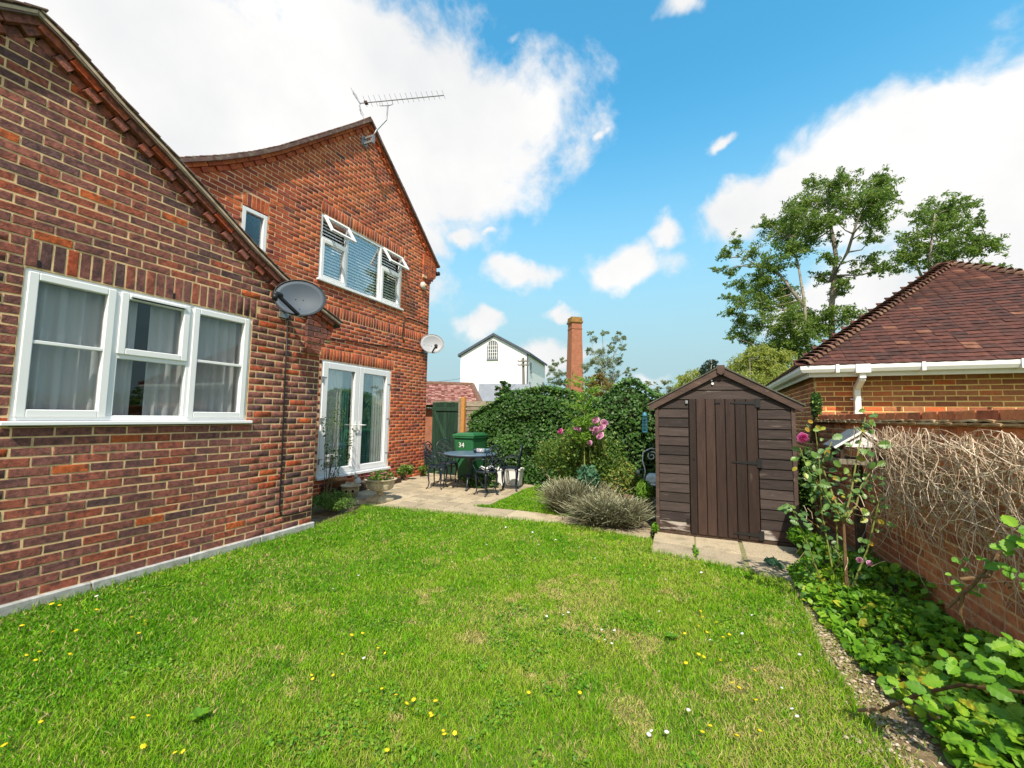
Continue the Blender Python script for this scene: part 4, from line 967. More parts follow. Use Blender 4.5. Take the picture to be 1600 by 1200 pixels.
for i in range(7):
    for k in range(10):
        if (i + k) % 2: continue
        a = math.radians(18 + k * 30); p = fc - fd * .08 + fd * .018 * i + (fs * math.cos(a) + fu * math.sin(a)) * .0465; m.obox(p, fd * .008, (fs * -math.sin(a) + fu * math.cos(a)) * .011, (fs * math.cos(a) + fu * math.sin(a)) * .0006)
m.build('chequer_print', M_plastic_black, fl)
m = MB(); m.tube([fc + fd * .046, fc + fd * .10, fc + fd * .15, fc + fd * .165], [.047, .05, .047, .03], 16); m.build('lid', plain('teal_lid', (.03, .09, .12), .3), fl, True)
wc = MB()
V = []
for i in range(7):
    for j in range(5): V.append((-3.86 + .045 * i + rnd(-.01, .01), 7.22 + .06 * j + rnd(-.01, .01), PZ + .455 + .035 + .03 * math.sin(i * 1.3 + j) + rnd(0, .02)))
V2 = [(x, y, z - .035) for x, y, z in V]; f = []
for i in range(6):
    for j in range(4): a = i * 5 + j; f.append((a, a + 5, a + 6, a + 1)); f.append((a + 35, a + 36, a + 41, a + 40))
wc.add(V + V2, f); 
for a in range(4): pass
ob = wc.build('folded_cloth', M_white, smooth=True); ob.location = (.13, -.30, .0); tag(ob, 'crumpled white cloth lying on the lawn side chair', 'cloth')
for x, y, lab in ((-3.80, 8.12, 'white square planter in the ivy, left of the pair'), (-3.52, 8.20, 'white square planter in the ivy, right of the pair')):
    t = thing('planter', lab, 'planter', (x, y, PZ), 'white planters under the ivy')
    m = MB(); w0, w1, h = .10, .125, .36
    m.add([(x - w0, y - w0, PZ), (x + w0, y - w0, PZ), (x + w0, y + w0, PZ), (x - w0, y + w0, PZ), (x - w1, y - w1, PZ + h), (x + w1, y - w1, PZ + h), (x + w1, y + w1, PZ + h), (x - w1, y + w1, PZ + h)], [(0, 3, 2, 1), (0, 1, 5, 4), (1, 2, 6, 5), (2, 3, 7, 6), (3, 0, 4, 7), (4, 5, 6, 7)]); m.build('body', M_white, t, bev=.01)
    m = MB(); ring_ = .135; m.box(x - ring_, x + ring_, y - ring_, y - .11, PZ + h - .03, PZ + h + .01); m.box(x - ring_, x + ring_, y + .11, y + ring_, PZ + h - .03, PZ + h + .01); m.box(x - ring_, x - .11, y - .11, y + .11, PZ + h - .03, PZ + h + .01); m.box(x + .11, x + ring_, y - .11, y + .11, PZ + h - .03, PZ + h + .01); m.build('rim', M_white, t, bev=.004)
# wheelie bin
bx, by = -4.66, 8.22
bn = thing('wheelie_bin', 'green wheelie bin with white house number between the chairs and the ivy', 'bin', (bx, by, PZ))
def frustum(mb, x, y, w0, d0, w1, d1, z0, z1):
    mb.add([(x - w0, y - d0, z0), (x + w0, y - d0, z0), (x + w0, y + d0, z0), (x - w0, y + d0, z0), (x - w1, y - d1, z1), (x + w1, y - d1, z1), (x + w1, y + d1, z1), (x - w1, y + d1, z1)], [(0, 3, 2, 1), (4, 5, 6, 7), (0, 1, 5, 4), (1, 2, 6, 5), (2, 3, 7, 6), (3, 0, 4, 7)])
m = MB(); frustum(m, bx, by, .185, .24, .245, .33, PZ + .05, PZ + .98); m.build('body', M_bin, bn, bev=.025)
m = MB(); frustum(m, bx, by, .265, .36, .265, .36, PZ + .97, PZ + 1.01); frustum(m, bx, by, .275, .37, .265, .35, PZ + 1.012, PZ + 1.06); frustum(m, bx, by, .25, .33, .19, .26, PZ + 1.06, PZ + 1.09); m.build('lid', M_bin, bn, bev=.012)
m = MB(); m.tube([(bx - .25, by + .40, PZ + 1.0), (bx + .25, by + .40, PZ + 1.0)], .016, 8); m.box(bx - .25, bx - .22, by + .33, by + .41, PZ + .96, PZ + 1.02); m.box(bx + .22, bx + .25, by + .33, by + .41, PZ + .96, PZ + 1.02); m.build('handle', M_bin, bn)
for s in (-1, 1): m = MB(); m.tube([(bx + s * .235, by + .25, PZ + .10), (bx + s * .285, by + .25, PZ + .10)], .10, 16); m.build('wheel', M_plastic_black, bn)
def text(name, body, size, loc, mat, parent, tiltx):
    cu = bpy.data.curves.new(name, 'FONT'); cu.body = body; cu.size = size; cu.extrude = .0015; cu.align_x = 'CENTER'; cu.materials.append(mat); cu.resolution_u = 3
    o = bpy.data.objects.new(name, cu); o.parent = parent; o.location = Vector(loc) - woff(parent); o.rotation_euler = (tiltx, 0, 0); col.objects.link(o); return o
bn.scale = (1, 1, 1); tl = math.pi / 2 + math.atan2(.09, .93)
fy = lambda z: by - .24 - .09 * (z - .05) / .93 - .004
text('number', '34', .15, (bx - .05, fy(.80), PZ + .775), M_white, bn, tl)
m = MB(); z = .655; m.prism([(bx - .19, fy(z), PZ + z - .03), (bx - .13, fy(z), PZ + z - .03), (bx - .15, fy(z), PZ + z + .035), (bx - .185, fy(z), PZ + z + .02)], (0, -.003, 0)); m.build('printed_mark', M_white, bn)
m = MB(); m.box(bx - .10, bx + .12, fy(.66) - .003, fy(.66), PZ + .645, PZ + .660); m.box(bx - .12, bx + .02, fy(.62) - .003, fy(.62), PZ + .612, PZ + .618); m.build('printed_line', plain('faded_print', (.30, .48, .34), .6), bn)
# urn with flowers, pots, ornament, sleepers
def leaf_cloud(name, P, size, rv, mat, parent=None, up=.4, aspect=.55, nrm=None, kind=None, droop=0, fine=False):
    P = np.asarray(P, float); n = len(P)
    size = np.broadcast_to(np.asarray(size, float), (n,))
    N_ = rng.normal(size=(n, 3)) if nrm is None else np.asarray(nrm) + rng.normal(size=(n, 3)) * .55
    N_[:, 2] += up; N_ /= np.linalg.norm(N_, axis=1)[:, None]
    T = rng.normal(size=(n, 3)); T[:, 2] -= droop; T -= N_ * (T * N_).sum(1)[:, None]; T /= np.linalg.norm(T, axis=1)[:, None]; B = np.cross(N_, T); s = size[:, None]
    if fine:
        bend = rng.uniform(.02, .16, n)[:, None]; k_ = np.array([(-.5, 0, 0), (-.28, .30, 1), (.02, .46, 1.2), (.30, .26, .7), (.52, 0, -1.2), (.30, -.26, .7), (.02, -.46, 1.2), (-.28, -.30, 1)])
        V = np.stack([P + T * s * a + B * s * aspect * 1.1 * b + N_ * s * bend * c for a, b, c in k_], 1).reshape(-1, 3); i = np.arange(n)[:, None] * 8
        Fc = np.concatenate([i + np.array([q]) for q in ([0, 1, 7, 7], [1, 2, 6, 7], [2, 3, 5, 6], [3, 4, 5, 5])], 0); r_ = np.asarray(rv)[:, None] + np.array([[.06, -.04, -.05, -.04, .05, -.04, -.05, -.04]])
        tri = np.concatenate([Fc[:, [0, 1, 2]], Fc[(Fc[:, 2] != Fc[:, 3])][:, [0, 2, 3]]], 0)
        return np_mesh(name, V, tri, np.clip(r_, 0, 1).ravel(), mat, parent, kind)
    V = np.stack([P - T * s * .5, P + B * s * aspect * .5 + N_ * s * .09 - T * s * .08, P + T * s * .5 - N_ * s * .06, P - B * s * aspect * .5 + N_ * s * .09 - T * s * .08], 1).reshape(-1, 3)
    i = np.arange(n)[:, None] * 4; Fc = np.concatenate([i + np.array([[0, 1, 2]]), i + np.array([[0, 2, 3]])], 0)
    return np_mesh(name, V, Fc, np.repeat(np.asarray(rv), 4), mat, parent, kind)
def blob(c, r, n, shell=.55):
    """points in an ellipsoid, thicker towards its surface"""
    d = rng.normal(size=(n, 3)); d /= np.linalg.norm(d, axis=1)[:, None]; q = shell + (1 - shell) * rng.random((n, 1)) ** .6
    q = np.where(rng.random((n, 1)) < .25, rng.random((n, 1)), q)
    return np.array(c) + d * q * np.array(r), d
ux_, uy_ = -4.93, 5.62
ur = thing('stone_urn', 'cast stone pedestal urn planted with small pink flowers', 'urn', (ux_, uy_, PZ))
m = MB(); frustum(m, ux_, uy_, .165, .165, .165, .165, PZ, PZ + .045); frustum(m, ux_, uy_, .165, .165, .06, .06, PZ + .045, PZ + .11); m.build('plinth', M_urn, ur, bev=.008)
m = MB(); m.lathe([(.06, .11), (.05, .13), (.052, .16), (.075, .18)], 14, (ux_, uy_, PZ)); m.build('stem', M_urn, ur, True)
m = MB(); m.lathe([(.075, .18), (.16, .19), (.205, .215), (.225, .28), (.235, .34), (.265, .36), (.27, .375), (.235, .378), (.22, .35), (0, .34)], 24, (ux_, uy_, PZ), wob=.035); m.build('bowl', M_urn, ur)
fp_ = thing('flowering_plant', 'pink flowered bedding plant growing in the stone urn', 'plant', (ux_, uy_, PZ + .36))
p, d = blob((ux_, uy_, PZ + .42), (.22, .22, .10), 420); leaf_cloud('foliage', p, rng.uniform(.04, .065, 420), rng.random(420), M_shrub, fp_, .5)
for i in range(34):
    a = rnd(0, 6.28); q = .24 * math.sqrt(random.random()); c = (ux_ + q * math.cos(a), uy_ + q * math.sin(a) - .02, PZ + .50 - q * .35 + rnd(-.02, .03)); m = MB(); m.cur = random.random()
    for k in range(5): b = k * 1.257 + a; m.obox((c[0] + .014 * math.cos(b), c[1] + .014 * math.sin(b), c[2]), (.012 * math.cos(b), .012 * math.sin(b), .003), (-.009 * math.sin(b), .009 * math.cos(b), 0), (0, .0006, .001))
    m.build('flower', M_urnflower, fp_)
def pot(label, c, R, h, mat, belly=True, holes=False):
    t = thing('plant_pot', label, 'pot', c)
    prof = [(R * .55, 0), (R * .62, .01), (R * .86, h * .45), (R * .90, h * .7), (R * .84, h * .88), (R * 1.05, h * .93), (R * 1.08, h), (R * .95, h), (R * .86, h * .9), (R * .7, h * .75), (0, h * .72)] if belly else [(R * .72, 0), (R * .98, h * .80), (R * 1.06, h * .80), (R * 1.10, h), (R * .98, h), (R * .90, h * .8), (0, h * .78)]
    m = MB(); m.lathe(prof, 28, c); m.build('body', mat, t, True)
    m = MB(); m.lathe([(0, h * .74), (R * .72, h * .75)], 20, c); m.build('soil', M_soil, t)
    if holes:
        for a in (-1.95, -1.25, -.5):
            m = MB(); p = (c[0] + R * .885 * math.cos(a), c[1] + R * .885 * math.sin(a), c[2] + h * .6); m.ball(p, .022, .022, .026); m.build('dark_spot', M_plastic_black, t)
    return t
pot('large beige glazed pot with dark round holes near the corner bed', (-5.60, 5.62, PZ), .165, .21, M_glaze, True, True)
pot('plain terracotta pot with a rim standing by the left french door', (-6.00, 5.70, PZ + .06), .145, .24, M_terracotta, False)
pot('smaller beige glazed pot between the terracotta pot and the ornament', (-5.84, 5.76, PZ + .04), .12, .17, M_glaze, True, True)
orn = thing('garden_ornament', 'small pale seated animal ornament on the door step', 'ornament', (-5.80, 6.02, PZ + .16))
ox, oy, oz = -5.82, 6.00, PZ + .17
m = MB(); m.lathe([(.055, 0), (.062, .02), (.055, .07), (.035, .11), (0, .125)], 12, (ox, oy, oz), scal=(1, 1.3)); m.build('body', plain('ornament_stone', (.48, .48, .46), .8, nsc=30, namt=.2), orn, True)
m = MB(); m.ball((ox + .01, oy - .05, oz + .135), .036, .045, .034); m.build('head', plain('ornament_head', (.36, .36, .36), .8), orn, True)
for s in (-1, 1): m = MB(); m.ball((ox + .02 * s + .01, oy - .04, oz + .172), .010, .012, .024, 8, 6); m.build('ear', plain('ornament_ear', (.36, .36, .36), .8), orn, True)
m = MB(); m.tube([(ox, oy + .06, oz + .02), (ox + .03, oy + .13, oz + .02), (ox + .05, oy + .15, oz + .05)], .014, 6); m.build('tail', plain('ornament_tail', (.48, .48, .46), .8), orn, True)
m = MB(); m.box(-6.19, -5.88, 5.50, 6.62, PZ - .01, .165); tag(m.build('timber_step', M_sleeper, bev=.012), 'dark old timber step below the left french door', 'step')
m = MB(); m.box(-6.12, -5.86, 6.66, 7.35, PZ - .01, .125); tag(m.build('timber_step', M_sleeper, bev=.012), 'dark timber block below the right french door behind the urn', 'step')
# white iron chair, feeder and bird table
wch = thing('white_iron_chair', 'white scrolled iron chair half hidden by the shed', 'chair', (-.62, 7.15, 0))
cx, cy = -.62, 7.15
m = MB(); m.lathe([(.20, .435), (.215, .45), (.20, .462), (0, .458)], 22, (cx, cy, 0)); m.build('seat', M_white_iron, wch)
for a in (45, 135, 225, 315):
    ca, sa = math.cos(math.radians(a)), math.sin(math.radians(a)); m = MB(); m.tube([(cx + ca * q, cy + sa * q, z) for q, z in ((.17, .44), (.21, .30), (.17, .12), (.22, 0))], .012, 6); m.build('leg', M_white_iron, wch, True)
m = MB(); B_ = lambda x, z: (cx + x, cy + .18 + (z - .45) * .18, z)
m.tube([B_(-.19, .45), B_(-.16, .62), B_(-.21, .78), B_(-.20, .92), B_(-.08, .99), B_(.05, .97)], .011, 6)
m.tube([B_(.03 + .0, .78)] + [B_(-.06 + (.085 - .0055 * k) * math.cos(.7 * k + .4), .86 + (.085 - .0055 * k) * math.sin(.7 * k + .4)) for k in range(13)], .009, 6); m.tube([B_(.19, .45), B_(.17, .7), B_(.10, .95)], .011, 6); m.build('back', M_white_iron, wch, True)
m = MB(); m.tube([(cx - .20, cy + .15, .64), (cx - .26, cy - .02, .65), (cx - .25, cy - .12, .60), (cx - .20, cy - .10, .46)], .011, 6); m.ball((cx - .255, cy - .10, .62), .04); m.build('arm', M_white_iron, wch, True)
cuv = MB(); frustum(cuv, cx + .02, cy - .02, .15, .16, .13, .14, .462, .60); tag(cuv.build('cushion', plain('pale_blue_cushion', (.58, .68, .70), .8, nsc=18, namt=.25), bev=.03), 'pale blue cushion on the white iron chair', 'cushion')
fx_, fy_, fz_ = -.885, 8.3, 1.23
fd_ = thing('bird_feeder', 'slim blue wire bird feeder hanging before the ivy', 'bird feeder', (fx_, fy_, fz_))
M_fblue = plain('blue_feeder', (.05, .19, .27), .45)
m = MB(); m.lathe([(.05, .30), (.048, .33), (.03, .37), (.008, .39)], 14, (fx_, fy_, fz_)); m.build('cap', M_fblue, fd_, True)
m = MB(); m.lathe([(.012, -.02), (.05, 0), (.05, .02)], 14, (fx_, fy_, fz_)); m.build('tray', M_fblue, fd_)
m = MB()
for k in range(10): a = k * .6283; m.tube([(fx_ + .045 * math.cos(a), fy_ + .045 * math.sin(a), fz_ + .02), (fx_ + .045 * math.cos(a), fy_ + .045 * math.sin(a), fz_ + .30)], .0035, 4)
for z in (.08, .14, .20, .26): m.tube(circle_pts((fx_, fy_, fz_ + z), .045, 14, (1, 0, 0), (0, 1, 0)), .0035, 4)
m.build('cage', M_fblue, fd_); m = MB(); m.tube([(fx_, fy_, fz_ + .38), (fx_, fy_, fz_ + .62), (fx_ + .03, fy_ + .25, fz_ + .72)], .004, 4); m.build('hanger', M_plastic_black, fd_)
bt = thing('bird_table', 'wooden bird table with grey pitched roof beside the garden wall', 'bird table', (1.44, 5.05, 0))
x, y = 1.43, 5.05
m = MB(); m.box(x - .035, x + .035, y - .035, y + .035, 0, 1.10); m.build('post', M_sleeper, bt, bev=.004)
m = MB(); m.box(x - .17, x + .17, y - .15, y + .15, 1.10, 1.12); m.box(x - .18, x - .17, y - .16, y + .16, 1.095, 1.145); m.box(x + .17, x + .18, y - .16, y + .16, 1.095, 1.145); m.box(x - .17, x + .17, y - .16, y - .15, 1.095, 1.145); m.box(x - .17, x + .17, y + .15, y + .16, 1.095, 1.145); m.build('tray', M_old_wood, bt)
for a in (-1, 1):
    for b in (-1, 1): m = MB(); m.box(x + a * .15 - .014, x + a * .15 + .014, y + b * .13 - .014, y + b * .13 + .014, 1.12, 1.27); m.build('upright', M_sleeper, bt)
Mroof = plain('bird_table_roof', (.10, .12, .13), .7, nsc=25, namt=.3)
for s in (-1, 1):
    m = MB(); m.prism([(x + s * .004, y - .19, 1.405), (x + s * .225, y - .19, 1.245), (x + s * .225, y - .19, 1.262), (x + s * .004, y - .19, 1.424)], (0, .38, 0)); m.build('roof', Mroof, bt)
m = MB(); m.prism([(x - .13, y - .175, 1.262), (x + .13, y - .175, 1.262), (x + .05, y - .175, 1.355), (x - .05, y - .175, 1.355)], (0, .012, 0)); m.build('gable_board', M_white, bt)
for s in (-1, 1): m = MB(); m.beam((x + s * .222, y - .196, 1.250), (x, y - .196, 1.412), .012, .018); m.build('roof_edge', M_white, bt)
# ------------------------------------------------------------------ ivy hedge along the back boundary
def hedge(name, label, prof, yf, depth, n, lumps, mat=M_ivy, leaf=(.05, .085), base=0.0, parts=False):
    """prof: [(x, top z)]; leaves on a lumpy front face, top and crest, over a near-black core painted as the shade inside"""
    xs = np.array([p[0] for p in prof]); zs = np.array([p[1] for p in prof]); x0, x1 = xs[0], xs[-1]
    t = thing(name, label, 'hedge', ((x0 + x1) / 2, yf, 0))
    top = lambda x: np.interp(x, xs, zs)
    L = [(rnd(x0, x1), rnd(.2, 2.0), rnd(.18, .42), rnd(.10, .26)) for _ in range(lumps)]
    def bulge(x, z):
        b = np.zeros_like(x)
        for lx, lz, lr, la in L: b = np.maximum(b, la * np.exp(-((x - lx) ** 2 + (z - lz) ** 2) / (lr * lr)))
        return b
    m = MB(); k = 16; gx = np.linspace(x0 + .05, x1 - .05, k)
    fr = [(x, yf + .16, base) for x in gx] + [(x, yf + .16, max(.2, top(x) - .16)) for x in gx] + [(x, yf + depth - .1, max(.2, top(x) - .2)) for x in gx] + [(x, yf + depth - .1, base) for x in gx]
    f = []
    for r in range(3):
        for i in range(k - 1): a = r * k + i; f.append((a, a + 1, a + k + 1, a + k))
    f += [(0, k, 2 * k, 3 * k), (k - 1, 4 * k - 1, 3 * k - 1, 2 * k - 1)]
    m.add(fr, f); m.build('shade_core', M_core, t)
    x = rng.uniform(x0, x1, n); u = rng.random(n); tz = top(x); z = base + u * (tz - base)
    over = rng.random(n) < .22
    y = yf - bulge(x, z) + rng.random(n) ** 2 * .16 + .10 * (u > .9)
    y = np.where(over, yf + rng.random(n) * depth, y); z = np.where(over, tz + rng.normal(size=n) * .035 - .02, z)
    nr = np.stack([rng.normal(size=n) * .45, np.where(over, -.3, -1.0), np.where(over, 1.0, .25)], 1)
    clump = np.sin(x * 5.3 + z * 3.1) * np.sin(z * 6.1 - x * 2.2) * .5 + .5
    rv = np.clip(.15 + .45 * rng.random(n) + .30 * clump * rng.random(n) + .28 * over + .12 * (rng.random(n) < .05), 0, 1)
    s = rng.uniform(*leaf, n)
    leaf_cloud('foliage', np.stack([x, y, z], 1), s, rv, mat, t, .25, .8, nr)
    return t
hp = [(-4.98, 1.50), (-4.75, 1.62), (-4.36, 1.82), (-3.87, 2.06), (-3.4, 2.12), (-3.08, 2.17), (-2.75, 2.10), (-2.49, 2.06), (-2.2, 1.95), (-1.93, 1.88), (-1.7, 1.86)]
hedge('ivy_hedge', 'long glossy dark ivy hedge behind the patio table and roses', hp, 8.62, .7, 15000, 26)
hp = [(-1.95, 1.5), (-1.78, 1.88), (-1.53, 2.14), (-1.33, 2.26), (-1.12, 2.28), (-.95, 2.18), (-.78, 2.02), (-.5, 1.92), (-.1, 1.85), (.6, 1.9)]
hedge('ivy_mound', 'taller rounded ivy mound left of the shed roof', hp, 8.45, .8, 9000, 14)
# trailing ivy skirts and small plants at the foot of the house
def bush(name, label, cat, c, r, n, mat, leaf, shell=.45, up=.4, aspect=.5, stems=7, smat=M_stem_brown, group=None, sub='foliage', base_r=.05, rmul=1.0):
    t = thing(name, label, cat, (c[0], c[1], max(0, c[2] - r[2])), group)
    nb = max(4, n // 260); P = []
    for i in range(nb):
        d = rng.normal(size=3); d /= np.linalg.norm(d); d[2] = abs(d[2]) if random.random() < .7 else d[2]
        cc = np.array(c) + d * np.array(r) * rng.uniform(.35, .72); p, _ = blob(cc, np.array(r) * rng.uniform(.30, .5), n // nb, shell); P.append(p)
    P = np.vstack(P); P[:, 2] = np.maximum(P[:, 2], .03)
    rv = np.clip(rng.random(len(P)) * rmul, 0, 1)
    leaf_cloud(sub, P, rng.uniform(leaf[0], leaf[1], len(P)), rv, mat, t, up, aspect)
    b = Vector((c[0], c[1], max(0.0, c[2] - r[2] - .02)))
    for i in range(stems):
        q = P[int(random.random() * len(P))]; mid = b.lerp(Vector(q), .5) + Vector((rnd(-.05, .05), rnd(-.05, .05), .05))
        m = MB(); m.cur = random.random(); m.tube([b + Vector((rnd(-base_r, base_r), rnd(-base_r, base_r), 0)), mid, q], [.010, .007, .003], 5); m.build('stem', smat, t)
    return t
bush('wall_plant', 'low leafy plant at the house wall nearest the urn', 'plant', (-5.98, 7.62, .20), (.24, .22, .22), 900, M_shrub, (.05, .09))
bush('wall_plant', 'low leafy plant at the house wall nearest the gate', 'plant', (-6.02, 8.30, .15), (.18, .18, .16), 520, M_shrub, (.05, .08))
bush('corner_bush', 'low spreading green bush in the corner bed behind the wing', 'bush', (-5.02, 4.72, .14), (.42, .42, .19), 3600, M_shrub, (.022, .042), rmul=.8)
bush('creeping_plant', 'dark trailing plant growing under the patio table', 'plant', (-4.2, 7.75, .14), (.55, .30, .15), 1300, M_ivy, (.05, .09))
# rose bush with pink blooms, the feathery stem, mixed shrubs, lavender
def bloom(name, parent, c, R, mat, n=11):
    """nested cups of ragged petals, open towards the viewer side of the garden"""
    c = Vector(c); fwd = Vector((rnd(-.5, .4), -1, rnd(.1, .7))).normalized(); sx = fwd.cross(Vector((0, 0, 1))).normalized(); sy = sx.cross(fwd); V = []; f = []; RR = []
    for li, q in enumerate((1.0, .80, .58, .36)):
        k0 = len(V); ph = rnd(0, 6); wob = [1 + rnd(-.16, .14) for _ in range(n)]; tip = [rnd(-.10, .14) for _ in range(n)]
        for rr, zz in ((.12, -.45), (.72, -.22 + .10 * li), (1.0, .06 + .13 * li), (.86, .24 + .12 * li)):
            for k in range(n):
                a = ph + 6.283 * k / n; w = 1 + (wob[k] - 1) * rr; V.append(tuple(c + (sx * math.cos(a) + sy * math.sin(a)) * R * q * rr * w + fwd * R * (zz + tip[k] * rr))); RR.append(min(1, max(0, .75 - .2 * li + tip[k] * 2.5)))
        for j in range(3):
            for k in range(n): f.append((k0 + j * n + k, k0 + j * n + (k + 1) % n, k0 + (j + 1) * n + (k + 1) % n, k0 + (j + 1) * n + k))
    m = MB(); m.add(V, f); m.r = RR; return m.build(name, mat, parent)
rb = bush('rose_bush', 'tall rose bush with a cluster of pale pink blooms before the ivy', 'rose bush', (-1.72, 7.05, .80), (.66, .45, .72), 6500, M_shrub, (.04, .075), stems=14)
for x, y, R in ((931, 657, .066), (941, 668, .066), (944, 661, .060), (931, 671, .050), (926, 669, .060), (938, 681, .066), (929, 676, .045), (922, 692, .044), (905, 671, .036), (876, 674, .055), (899, 669, .030)):
    Y = 6.62 + rnd(-.06, .06); p = at_y(x, y, Y); b = bloom('bloom', rb, p, R * 1.05, M_magenta if (x, y) == (876, 674) else M_pink)
    m = MB(); m.tube([p, p + np.array((rnd(-.04, .04), .10, -.22)), p + np.array((0, .3, -.5))], .006, 5); m.build('flower_stem', M_stem_green, rb)
fn = thing('feathery_plant', 'tall bright green feathery stem rising above the pink roses', 'plant', (-1.70, 6.75, 0))
m = MB(); top = Vector(at_y(914, 598, 6.75)); m.tube([(top.x + .01, 6.75, 0), (top.x - .01, 6.75, 1.0), top], [.014, .011, .005], 6); m.build('stem', M_stem_green, fn)
P = []
for i in range(60):
    z = rnd(1.0, top.z + .06); a = rnd(0, 6.28); L = rnd(.16, .40) * (1 - .35 * abs(z - 1.7)); e_ = Vector((top.x + L * math.cos(a), 6.75 + L * math.sin(a), z + rnd(.02, .12)))
    m = MB(); m.tube([(top.x, 6.75, z - .08), (Vector((top.x, 6.75, z)) + e_) / 2, e_], .003, 4); m.build('frond_stem', M_stem_green, fn)
    for q in np.linspace(.25, 1, 26): P.append(Vector((top.x, 6.75, z - .04)).lerp(e_, q) + Vector((rnd(-.035, .035), rnd(-.035, .035), rnd(-.03, .04))))
P = np.array([list(p) for p in P]); leaf_cloud('fronds', P, rng.uniform(.04, .085, len(P)), rng.random(len(P)), M_fern, fn, .2, .26)
bush('leafy_clump', 'bluish green broad leaved clump below the pink roses', 'plant', (-1.62, 6.62, .42), (.34, .26, .30), 900, M_teal_leaf, (.07, .13), aspect=.6)
bush('mixed_shrub', 'yellow green shrub left of the pink roses', 'shrub', (-2.35, 7.5, .68), (.50, .35, .62), 3200, M_shrub, (.035, .065))
bush('mixed_shrub', 'brownish green shrub with yellowing leaves right of the pink roses', 'shrub', (-1.08, 6.9, .45), (.40, .36, .46), 2600, M_shrub, (.035, .07), rmul=1.25)
bush('herb_clump', 'fine leaved fresh green clump against the left side of the shed', 'plant', (-.72, 6.35, .30), (.20, .28, .32), 1500, M_fern, (.05, .10), aspect=.14)
def lavender(label, c, r, n, dense):
    t = thing('lavender_bush', label, 'lavender', (c[0], c[1], 0), 'lavender bushes by the path')
    V = []; Fc = []; R = []; k = 0; cents = [(rnd(-.62, .62), rnd(-.6, .6), rnd(.45, 1.0)) for _ in range(16)]
    for i in range(n):
        cx_, cy_, hh = random.choice(cents); b = np.array((c[0] + r[0] * cx_ + random.gauss(0, .05), c[1] + r[1] * cy_ + random.gauss(0, .05), .02 + rnd(0, .16) * (1 - cx_ * cx_)))
        d = np.array((r[0] * cx_ * .55 + random.gauss(0, .15), r[1] * cy_ * .55 + random.gauss(0, .15), r[2] * hh * rnd(.35, 1.0) * (1 - .35 * (cx_ * cx_ + cy_ * cy_)))); s = np.array((rnd(-1, 1), rnd(-1, 1), 0)); s /= np.linalg.norm(s) + 1e-6
        w = rnd(.003, .0055); sag = np.array((random.gauss(0, .035), random.gauss(0, .035), rnd(-.02, .06))); p0, p1, p2 = b, b + d * .55 + sag, b + d
        V += [p0 - s * w, p0 + s * w, p1 - s * w, p1 + s * w, p2 - s * w * 1.2, p2 + s * w * 1.2]; Fc += [(k, k + 1, k + 3, k + 2), (k + 2, k + 3, k + 5, k + 4)]; k += 6; z = rnd(0, 1); R += [z * .4, z * .4, z * .75, z * .75, z, z]
    np_mesh('stalks', np.array(V), np.array(Fc), R, M_lav, t, kind='stuff')
    P = []
    for cx_, cy_, hh in cents: p, _ = blob((c[0] + r[0] * cx_, c[1] + r[1] * cy_, r[2] * hh * .42), (r[0] * .34, r[1] * .4, r[2] * hh * .46), n // 16); P.append(p)
    P = np.vstack(P); leaf_cloud('foliage', np.maximum(P, [-99, -99, .02]), rng.uniform(.03, .075, len(P)), rng.random(len(P)), M_lav, t, .3, .10)
    return t
lavender('grey brown lavender bush nearest the lawn between path and shed', (-1.08, 5.92, 0), (.50, .27, .37), 6500, 0)
lavender('paler silvery lavender bush behind, leaning over the small lawn', (-1.70, 6.42, 0), (.34, .30, .58), 4600, 0)

# ------------------------------------------------------------------ climbing stems at the wing corner
cl = thing('climbing_rose', 'thin leggy climbing rose in front of the left french door', 'rose', (-5.9, 5.15, 0))
PP = []
for x, y, Y in ((528, 628, 5.55), (540, 640, 5.6), (508, 655, 5.4), (548, 690, 5.7), (522, 640, 5.5), (545, 712, 5.6), (530, 700, 5.5), (512, 690, 5.4), (556, 668, 5.7)):
    e_ = Vector(at_y(x, y, Y)); b = Vector((-5.55 + rnd(-.06, .06), 5.02 + rnd(-.05, .05), 0)); mid = b.lerp(e_, .5) + Vector((rnd(-.06, .06), 0, rnd(.02, .12)))
    m = MB(); m.cur = random.random(); m.tube([b, b.lerp(mid, .5) + Vector((0, 0, .05)), mid, e_], [.007, .006, .004, .002], 5); m.build('stem', M_stem_brown, cl)
    for q in np.linspace(.35, 1, 34): p = mid.lerp(e_, q) if q > .5 else b.lerp(mid, q * 2); PP.append(list(p + Vector((rnd(-.06, .06), rnd(-.06, .06), rnd(-.04, .04)))))
PP = np.array(PP); leaf_cloud('foliage', PP, rng.uniform(.035, .065, len(PP)), rng.random(len(PP)) * .6, M_shrub, cl, .3)

